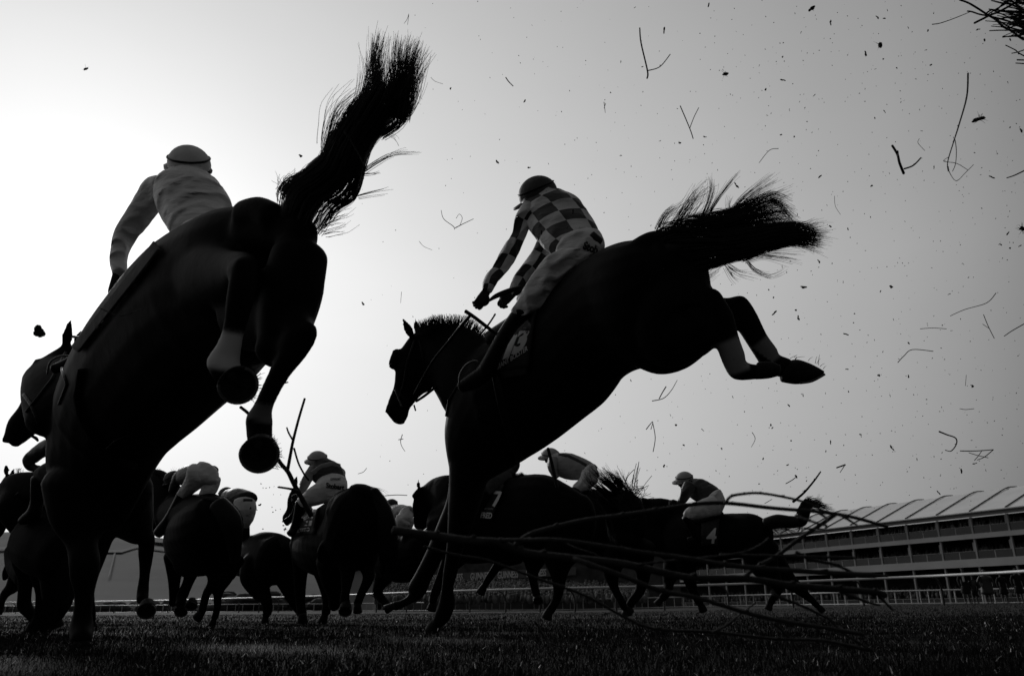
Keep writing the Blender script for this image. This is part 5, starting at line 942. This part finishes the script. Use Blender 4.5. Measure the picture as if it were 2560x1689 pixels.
# K
t, b, bv = bhorse('distant dark horse partly hidden between the hanging tail and the head of number 7', G(1010, 11.8),
 [([(1055, 1385, 52, 11.5), (1010, 1392, 62, 11.8), (970, 1390, 56, 12.2)], .85), ([(1020, 1355, 28, 11.6), (1070, 1350, 22, 11.5)], .8), ([(965, 1430, 30, 12.2), (950, 1460, 17, 12.2), (944, 1480, 13, 12.2), (956, 1498, 11, 12.1)], 1), ([(945, 1400, 26, 12.4), (946, 1440, 13, 12.4), (942, 1470, 12, 12.4), (945, 1490, 10, 12.4)], 1)],
 [(957, 1495, 966, 1510, 12.1, 11)], .02)
t = rider('small distant jockey in pale silks, between a dark tail and another horses head', G(1000, 12.4),
 [(982, 1262, 966, 1290, 12.8), (1010, 1261, 985, 1303, 12.6), (1034, 1270, 1005, 1300, 12.4)], [[(975, 1280, 10, 12.7), (968, 1298, 9, 12.7), (975, 1308, 8, 12.7)]], [(1030, 1268, 1000, 1300, 12.4), (1030, 1295, 990, 1310, 12.3)], [[(1008, 1300, 20, 12.3), (995, 1318, 14, 12.3)], [(1025, 1298, 14, 12.4), (1018, 1318, 12, 12.4)]], [[(996, 1320, 12, 12.3), (998, 1345, 11, 12.3), (985, 1360, 11, 12.3)]],
 dict(c=(979, 1260, 12.9), r=15, face=(-.9, -.4, -.3), crown=(-.1, 1, .2), peak=(-1, -.3, -.3)), 'silk_mid', 'silk_mid', 'breeches', 'cap_dark', .022, kt=.8)
# ------------------------------------------------------------ flung branches, twigs, clods
def branch_geo(lines, z, knots=True, seg=7):
    g = Geo()
    for pl, r0, r1 in lines:
        n = len(pl); nd = []
        for i, p in enumerate(pl):
            zz = z+(p[2] if len(p) > 2 else 0); nd.append((p[0], p[1], (r0+(r1-r0)*i/(n-1)), zz))
        g.tube(nd, 1, seg, 5, .5)
        if knots:
            for i in range(1, n-1):
                if random.random() < .6: p = pl[i]; q = pl[i+1]; g.tube([nd[i], (p[0]+(q[0]-p[0])*.12+random.uniform(-3, 3), p[1]+(q[1]-p[1])*.12-nd[i][2]*1.1, nd[i][2]*.5, nd[i][3])], 1, 6, 2, .6)
    return g
def big_branch():
    z = 1.35; t = thing('broken_branch', 'long bare blurred branch with many thin side twigs flying across the lower right foreground', 'branch', G(1600, 1.3))
    main = ([(985, 1326), (1088, 1340), (1175, 1352), (1245, 1356), (1300, 1378), (1351, 1387), (1438, 1396), (1550, 1408), (1629, 1424), (1725, 1444), (1859, 1446), (1974, 1462), (2091, 1472), (2187, 1480), (2214, 1487)], 12, 8)
    branch_geo([main], z).obj('stem', 'twig', t)
    subs = [([(1288, 1362), (1323, 1336), (1386, 1317), (1466, 1299), (1550, 1288), (1630, 1276), (1729, 1261), (1813, 1257), (1936, 1270), (2059, 1280), (2139, 1294), (2219, 1317)], 6.5, 5), ([(1813, 1257), (1828, 1240), (1859, 1234), (1897, 1232), (1951, 1240), (2012, 1255), (2069, 1282)], 4, 3.4), ([(1245, 1350), (1316, 1349), (1403, 1350), (1550, 1371), (1603, 1380), (1725, 1396), (1805, 1410), (1897, 1420), (2050, 1430), (2187, 1438)], 5, 8),
            ([(1990, 1288), (2018, 1299), (2069, 1315)], 4, 3), ([(2098, 1285), (2120, 1298), (2142, 1312)], 4, 3), ([(1859, 1443), (1897, 1414), (1941, 1390), (1996, 1348), (2043, 1317), (2088, 1286)], 5, 6), ([(2030, 1272), (2060, 1290), (2070, 1302)], 4, 3),
            ([(1430, 1396), (1457, 1404), (1553, 1438), (1649, 1475), (1744, 1494), (1859, 1529), (1955, 1552), (2027, 1563), (2155, 1584)], 7, 5.5), ([(1060, 1366), (1140, 1387), (1210, 1398), (1281, 1422), (1351, 1448), (1400, 1464), (1476, 1494), (1553, 1537), (1637, 1571), (1783, 1579), (1936, 1596), (2059, 1601), (2181, 1626)], 3.5, 4.5),
            ([(1990, 1380), (2028, 1398), (2091, 1412), (2149, 1436), (2219, 1438)], 5, 3.5), ([(1930, 1478), (1948, 1492), (2012, 1517), (2075, 1549), (2107, 1581), (2181, 1625)], 4.5, 3), ([(2100, 1478), (2123, 1486), (2171, 1505), (2200, 1512)], 5, 3), ([(2190, 1480), (2210, 1502), (2232, 1524)], 4.5, 3),
            ([(1560, 1415), (1683, 1400), (1790, 1390), (1859, 1380), (1900, 1362), (1922, 1345)], 3, 3), ([(1800, 1385), (1900, 1388), (2059, 1392), (2136, 1394)], 3, 4.5), ([(1783, 1579), (1815, 1562), (1850, 1535), (1890, 1505)], 3, 2.5), ([(1936, 1556), (1970, 1590), (1995, 1625)], 3, 2.5), ([(2010, 1320), (2060, 1322), (2065, 1310)], 3, 2), ([(1400, 1350), (1440, 1370), (1480, 1382), (1520, 1405)], 3, 2.5)]
    for s_ in subs:
        dz = random.uniform(-.06, .10); pl, r0, r1 = s_; pl = [(p[0], p[1], dz*min(1, i/2)) for i, p in enumerate(pl)]; branch_geo([(pl, r0*1.0, r1*.9)], z).obj('twig', 'twig', t)
big_branch()
def small_branch():
    z = 1.9; t = thing('broken_branch', 'forked bare branch behind the lower hind hoof of the huge left horse', 'branch', G(730, 1.9))
    branch_geo([([(601, 1017), (628, 1041), (665, 1095), (698, 1153), (719, 1178), (734, 1208), (755, 1247), (778, 1288)], 4, 7)], 2.75).obj('stem', 'twig', t)
    for pl, a, b in (([(719, 1176), (727, 1132), (733, 1101), (746, 1050), (762, 996)], 4.5, 3), ([(733, 1101), (722, 1082), (717, 1068)], 2.6, 2), ([(735, 1120), (746, 1157), (760, 1184), (772, 1200)], 2.6, 2.4), ([(697, 1217), (728, 1222), (745, 1228)], 2.6, 3.4), ([(628, 1040), (637, 1019), (668, 985), (700, 962), (720, 955)], 2.4, 1.8)): branch_geo([(pl, a, b)], 2.7).obj('twig', 'twig', t)
small_branch()
def brush():
    z = 3.2; t = thing('brushwood_clump', 'dense clump of birch brushwood flying in at the top right corner', 'brushwood', G(2520, 3)); rr = random.Random(4)
    def q(a, b): return (2200+a/6.533, b/6.533)
    ln = [([q(1300, 0), q(1430, 45), q(1580, 130), q(1740, 235), q(1900, 330), q(2000, 430), q(2150, 510), q(2240, 580), q(2350, 650)], 2.2, 3), ([q(1430, 185), q(1500, 195), q(1620, 235), q(1800, 270), q(2000, 320), q(2150, 370), q(2350, 470)], 1.8, 2.2), ([q(1540, 380), q(1680, 310), q(1800, 250), q(1950, 190), q(2150, 80), q(2300, -20)], 2.6, 2.6),
          ([q(1720, 230), q(1820, 165), q(1900, 170), q(2010, 60), q(2100, 0)], 2, 2), ([q(1760, 240), q(1900, 150), q(2040, 70), q(2150, -20)], 1.6, 2), ([q(1790, 505), q(1950, 498), q(2350, 495)], 1.3, 1.5), ([q(2000, 612), q(2150, 590), q(2350, 560)], 1.2, 1.4), ([q(2110, 590), q(2350, 612)], 1.2, 1.4), ([q(1880, 300), q(2000, 380), q(2150, 460), q(2400, 520)], 1.6, 2),
          ([q(2050, 740), q(2210, 820), q(2260, 865), q(2400, 940)], 1.2, 1.6), ([q(2150, 873), q(2260, 850), q(2400, 800)], 1.2, 1.4), ([q(2240, 980), q(2400, 985)], 1.8, 1.6), ([q(2215, 1033), q(2400, 1045)], 1.2, 1.6), ([q(1820, 10), q(2000, 55), q(2150, 70)], 1.8, 2.4)]
    for pl, a, b in ln: branch_geo([([(x, y, rr.uniform(-.03, .03)) for x, y in pl], a, b)], z, False, 6).obj('twig', 'twig', t)
    g = Geo()
    for i in range(170):
        x0, y0 = 2600+rr.uniform(-30, 40), rr.uniform(-60, 90); L_ = rr.uniform(40, 115); a = rr.gauss(.12, .28); dz = rr.uniform(-.15, .15); x1 = x0-L_*math.cos(a); y1 = y0-L_*math.sin(a)*-1 if rr.random() < .4 else y0-L_*math.sin(a)
        if y1 > 95: continue
        r = rr.uniform(.8, 2.3); g.tube([(x0, y0, r, z+dz), ((x0+x1)/2, (y0+y1)/2+rr.gauss(0, 4), r, z+dz), (x1, y1, r*.7, z+dz)], 1, 5, 2, .5)
    g.obj('brush_mass', 'twig', t)
brush()
def sprig():
    t = thing('brushwood_sprig', 'upright tuft of broken brushwood lodged on the rump of the horse behind number 7', 'brushwood', G(1580, 10)); rr = random.Random(9)
    def q(a, b): return (1350+a/4.754, 1080+b/4.754)
    for pl, a, b in (([q(1175, 350), q(1160, 450), q(1135, 560), q(1110, 690)], .9, 1.5), ([q(1145, 370), q(1120, 480), q(1100, 600), q(1090, 700)], .7, 1), ([q(1120, 440), q(1040, 530), q(1010, 640)], .9, .9), ([q(1190, 420), q(1150, 560), q(1160, 680)], .6, .8), ([q(1330, 515), q(1260, 600), q(1195, 695)], .7, .7), ([q(1110, 500), q(1090, 610), q(1060, 650)], .6, .8), ([q(1060, 470), q(1020, 560), q(1005, 650)], .6, .8), ([q(1165, 400), q(1120, 540), q(1070, 600)], .6, .6)): branch_geo([(pl, a, b)], 9.9, False, 5).obj('twig', 'twig', t)
    g = Geo()
    for i in range(150):
        x, y = 1575+rr.gauss(0, 14), 1245+rr.gauss(0, 16); g.tube([(x, y, rr.uniform(.5, 1.1), 9.9), (x+rr.gauss(0, 9), y+rr.gauss(0, 9), .6, 9.88), (x+rr.gauss(0, 14), y+rr.gauss(-4, 14), .4, 9.86)], 1, 4, 2, .3)
    g.obj('leafy_tangle', 'twig', t)
sprig()
K = 1.077
TW = [ # label, depth, lines in 2377-wide px
 ('V shaped twig high in the sky right of the centre, nearest the top edge', 3.6, [([(1485, 65), (1488, 100), (1503, 165), (1502, 182)], 1.5, 2), ([(1505, 164), (1532, 155), (1556, 126)], 1.2, 1)]),
 ('small V shaped twig in the sky above the raised tail of the central horse', 4, [([(1579, 246), (1601, 298), (1609, 322)], 1.2, 1.1), ([(1601, 298), (1611, 272), (1622, 250)], .9, .8)]),
 ('short stick above the jockey in the checked silks', 4, [([(1174, 180), (1181, 190), (1191, 200)], 1.2, 1.1)]),
 ('long hanging stem ending in thin tangled loops, upper right', 3, [([(2247, 170), (2244, 225), (2226, 290), (2215, 325), (2200, 375), (2201, 398)], 2, .9), ([(2201, 386), (2205, 402), (2220, 420), (2240, 402), (2260, 382)], .8, .6), ([(2217, 325), (2220, 350), (2218, 380), (2211, 398)], .9, .7), ([(2203, 364), (2190, 374), (2215, 378), (2228, 383), (2247, 395)], .8, .6)]),
 ('thick knobbly forked twig on the right, below the loose stems of brushwood', 3.2, [([(2071, 338), (2083, 358), (2088, 378), (2098, 403)], 2.6, 3), ([(2099, 392), (2120, 384), (2138, 366)], 1.9, 1.6), ([(2085, 366), (2084, 350)], 2, 1.5)]),
 ('curved thin twig near the right edge level with the raised hocks', 4, [([(2206, 733), (2240, 718), (2290, 703), (2312, 680)], .7, .9)]),
 ('arched twig at the right, left end bent down, level with the kicked out hoof', 4, [([(2084, 841), (2098, 826), (2118, 811), (2166, 815)], .9, .9)]),
 ('straight level twig at the right, above the arched one', 4, [([(2136, 763), (2165, 761), (2197, 763)], .7, .7)]),
 ('slanting double twig near the right edge', 4, [([(2283, 730), (2294, 757), (2308, 785)], .8, .8), ([(2281, 752), (2296, 762)], .6, .6)]),
 ('twig rising to the right, cut by the right edge of the photo', 4, [([(2331, 780), (2350, 767), (2380, 750)], .9, 1.1)]),
 ('hooked thick twig low at the right, above the grandstand roof', 3.6, [([(2180, 1001), (2197, 1008), (2218, 1016), (2220, 1030), (2208, 1046), (2194, 1044)], 1.8, 1)]),
 ('triangular tangle of thin twigs above the grandstand roof', 3.8, [([(2229, 1046), (2265, 1046), (2306, 1043)], 1.2, 1), ([(2306, 1043), (2285, 1060), (2268, 1067)], 1, .8), ([(2249, 1050), (2268, 1056), (2294, 1062)], .8, .8), ([(2262, 1068), (2272, 1056), (2280, 1044)], .8, .7)]),
 ('curling twig with a loop between the two leaping horses', 4, [([(1024, 488), (1030, 508), (1052, 525), (1055, 532)], .6, .9), ([(1057, 529), (1072, 521), (1099, 508)], 1.1, .6), ([(1068, 522), (1073, 506), (1066, 497), (1059, 507)], .6, .5)]),
 ('black forked twig below the belly of the central horse, under its hind legs', 3.6, [([(1514, 930), (1540, 924), (1558, 906), (1572, 882)], 1.1, .6), ([(1530, 925), (1538, 910), (1546, 897)], 1.1, 1.3)]),
 ('arrow headed curved twig above the jockey on number 4', 4, [([(1500, 996), (1515, 978), (1511, 996)], 1.1, .8), ([(1515, 980), (1521, 1015), (1516, 1048)], .9, .9)]),
 ('short crooked twig above the saddle of number 4, right of the arrow headed one', 4, [([(1746, 1003), (1753, 1018), (1744, 1037)], .8, .5)]),
 ('thin arc shaped twig above the raised tail of the central horse', 4, [([(1807, 345), (1786, 349), (1762, 378)], .8, .6)]),
 ('long gently bent stick pointing at the brushwood clump in the top right corner', 3.4, [([(2164, 57), (2183, 54), (2215, 43), (2252, 28)], 1.1, .8)]),
 ('short level twig right of centre, below the arched one', 4, [([(2228, 948), (2242, 950), (2261, 948)], .7, .7)]),
 ('small black twig shaped like a tick, above the tail of number 4', 3.8, [([(1942, 1085), (1962, 1078)], 1.5, 1.8), ([(1961, 1079), (1950, 1096)], .9, .7)]),
 ('long stick slanting up to the right from the tail of number 4', 3, [([(1841, 1164), (1866, 1143), (1890, 1115), (1905, 1094)], 3, 1.5)]),
 ('crooked little twig hanging below the muzzle of the central horse', 4, [([(934, 1008), (930, 1022), (932, 1034), (940, 1047)], .9, .5), ([(925, 1020), (936, 1018)], .9, .8)]),
 ('tiny bent twig right of the banded jockey', 4.5, [([(831, 1099), (843, 1095), (851, 1086)], .6, .7)]),
 ('short slanting stick above the tail of number 4, left of the tick shaped one', 4, [([(1824, 1122), (1838, 1114), (1850, 1105)], 1.0, .9)]),
 ('faint thin twig right of the tail tip of the central horse', 4.4, [([(1937, 455), (1939, 478), (1951, 498)], .5, .4)]),
 ('thin curved twig above the head of the central horse', 4.4, [([(973, 560), (984, 572), (1003, 580)], .5, .4)]),
 ('thin curved twig right of the tip of the tall upswept tail', 4.4, [([(1000, 180), (1010, 189), (1028, 195)], .5, .4)]),
 ('fine V shaped sliver at the top edge, above the tall upswept tail', 4.4, [([(949, 33), (945, 45), (938, 55)], .6, .4), ([(949, 36), (946, 58)], .5, .4)]),
 ('upright thin sliver above the ears of the central horse', 4.4, [([(932, 677), (930, 703)], .5, .4)]),
 ('paired tiny splinters above the checked jockey, to the right', 4.2, [([(1402, 237), (1405, 262)], .8, .5), ([(1406, 240), (1402, 252)], .7, .5)]),
 ('dark stick standing in the grass in the foreground, right of centre', 1.6, [([(1241, 1440), (1262, 1475), (1285, 1512)], 2, 2.2), ([(1270, 1486), (1292, 1496)], .9, .7)]),
 ('thin upright twig right of the kicked out hoof', 4.2, [([(2243, 870), (2241, 895)], .5, .5)]),
 ('twig lying in front of the saddlecloth of the huge left horse', 2.9, [([(232, 715), (250, 723), (275, 733), (300, 729), (318, 720)], 1, .6), ([(302, 728), (312, 722), (330, 716)], .7, .5)]),
 ('straight stalk caught across the dark upswept tail', 2.55, [([(799, 304), (825, 345), (852, 395)], 1.1, 1.5)]),
 ('dark stick hanging below the belly of the central horse, in front of the striped jockey', 5.0, [([(1272, 1040), (1281, 1075), (1293, 1130)], 3.6, 4)]),
 ('twig trailing from the girth of the huge left horse', 3.6, [([(246, 1042), (258, 1030), (275, 1018), (302, 1010)], 1.3, .6)]),
 ('straight twig level with the top of the hanging tail, left of the distant pale jockey', 5, [([(893, 1150), (920, 1148), (945, 1149)], .9, .8)]),
 ('slanting sliver left of the tail of number 4, above its back', 4.3, [([(1570, 1120), (1580, 1130), (1582, 1142)], .8, .9)]),
 ('pair of thin slanting slivers either side above the cap of the number 4 jockey', 4.3, [([(1690, 1170), (1702, 1162)], .5, .5), ([(1775, 1168), (1792, 1158)], .7, .6)]),
 ('small curled stem left of the long looped stem', 4.2, [([(2134, 322), (2131, 332), (2147, 350)], .6, .5)]),
 ('thin twig cut by the right edge beside the looped stem', 4.2, [([(2337, 413), (2355, 407), (2380, 395)], 1.2, 1.6)]),
]
for lab, z, ls in TW:
    g = branch_geo([([(x*K, y*K, .02*(i % 2)) for i, (x, y) in enumerate(pl)], a*K, b*K) for pl, a, b in ls], z, max(a for _, a, _ in ls) > 1.4, 6)
    o = g.obj('twig', 'twig'); meta(o, ' '.join(lab.split()[:16]), 'twig', 'twigs thrown into the air')
def clod(x, y, r, z, label, seed, elong=1.3, ang=0, wisps=0):
    rr = random.Random(seed); g = Geo(); c = P(x, y, z); R = r*z/F*.72; a = RT*math.cos(ang)+UP*math.sin(ang); b = FW.cross(a)
    for i in range(7): o_ = a*rr.gauss(0, R*.35*elong)+b*rr.gauss(0, R*.3)+FW*rr.gauss(0, R*.3); s_ = R*rr.uniform(.4, .7); g.ell(c+o_, (a*s_*elong, b*s_, FW*s_), nu=7, nv=5)
    for i in range(wisps): d = (a*rr.uniform(-1, .4)+b*rr.gauss(0, .5)).normalized(); strand(g, [c, c+d*R*1.6+b*rr.gauss(0, R*.3), c+d*R*rr.uniform(2, 3.2)+b*rr.gauss(0, R*.6)], R*.10, R*.03)
    return meta(g.obj('dirt_clod', 'dirt', smooth=False), label, 'clod', 'clods and leaves thrown into the air')
clod(98, 828, 20, 2.2, 'largest round clod of earth, left of the ear of the huge horse', 1, 1.1)
clod(214, 173, 5, 3, 'small clod with a tail in the upper left sky', 2, 1.4, .3, 3); clod(752, 390, 5, 3, 'round speck of earth left of the upswept tail', 3); clod(2202, 113, 7, 3.4, 'tall feathery clod in the upper right sky', 4, 2, 1.5, 3)
clod(2448, 298, 9, 3.3, 'torn leaf tuft with trailing threads beside the long looped stem', 5, 2.4, .35, 14); clod(1813, 185, 6, 3.6, 'flat ragged clod in the sky above the tail of the central horse', 6, 1.8, 0, 4); clod(2229, 717, 5, 3.6, 'dark oval clod right of the raised hocks', 7, 1.4)
clod(2007, 717, 5, 3.6, 'flat streak of turf beneath the tail of the central horse', 8, 3, 0); clod(713, 1322, 4, 9, 'clod with trailing roots above the back of the distant horse left of centre', 9, 1.4, .8, 10); clod(697, 1217, 4, 5, 'clod beside the end of the forked branch', 10); clod(1322, 419, 4, 4, 'oval speck directly above the dark cap of the checked jockey', 11, 1.3)
clod(1660, 15+1150, 4, 4, 'blurred speck above the cap of the number 4 jockey', 12, 1.3, 1.5); clod(2556, 572, 9, 3.4, 'ragged clod touching the right edge of the photo', 13, 1.1, 0, 10); clod(2030, 20, 8, 3.4, 'elongated speck near the top edge above the tail of the central horse', 14, 1.5, .8)
clod(908, 760, 4, 3, 'soft speck left of the ears of the central horse', 15, 1.4, 1.5); clod(1690, 1062, 4, 3.6, 'speck below the forked twig under the belly of the central horse', 16, 1.2)
# fine specks: nothing tells them apart
rr = random.Random(21); protos = []
for k in range(7):
    g = Geo(); q = random.Random(k+50)
    for i in range(3): g.ell(Vector((q.gauss(0, .5)*(1+k % 3), q.gauss(0, .35), q.gauss(0, .35))), (Vector((.8+.5*(k % 3), 0, 0)), Vector((0, .6, 0)), Vector((0, 0, .6))), nu=6, nv=4)
    protos.append(g.mesh('speck'))
    protos[-1].materials.append(MT['dirt'])
for i in range(290):
    while True:
        x, y = rr.uniform(850, 2560), rr.uniform(0, 1240); w = ss(850, 2400, x)
        if x > 1650: w = min(1, w+.3)
        if rr.random() < w**1.2+.05: break
    if i % 14 == 0: x, y = rr.uniform(620, 720), rr.uniform(1200, 1340)
    z = rr.uniform(3.0, 5.5); r = (1.0+2.4*rr.random()**3)*z/F; o = bpy.data.objects.new('dirt_speck', protos[i % 7]); C.objects.link(o); o.location = P(x, y, z); o.scale = (r, r, r); o.rotation_euler = (rr.uniform(0, 6), rr.uniform(0, 6), rr.uniform(0, 6))
    meta(o, 'tiny dark speck of dirt hanging in the sky among many others', 'dirt speck', 'dirt specks in the sky')
g = Geo()
for i in range(1500):
    x, y = rr.uniform(900, 2570), rr.uniform(-5, 1300)
    if rr.random() > ss(800, 2200, x)+.06: continue
    z = rr.uniform(3.0, 6.0); r = rr.uniform(.45, 1.15)*z/F; d = Vector((rr.gauss(0, 1), rr.gauss(0, 1), rr.gauss(0, 1))).normalized(); e = d.orthogonal().normalized(); g.ell(P(x, y, z), (d*r*rr.uniform(1, 2.2), e*r, d.cross(e)*r), nu=5, nv=3)
meta(g.obj('dust', 'dirt', smooth=False), 'finest dust and grit hanging in the sky', 'dust', kind='stuff')
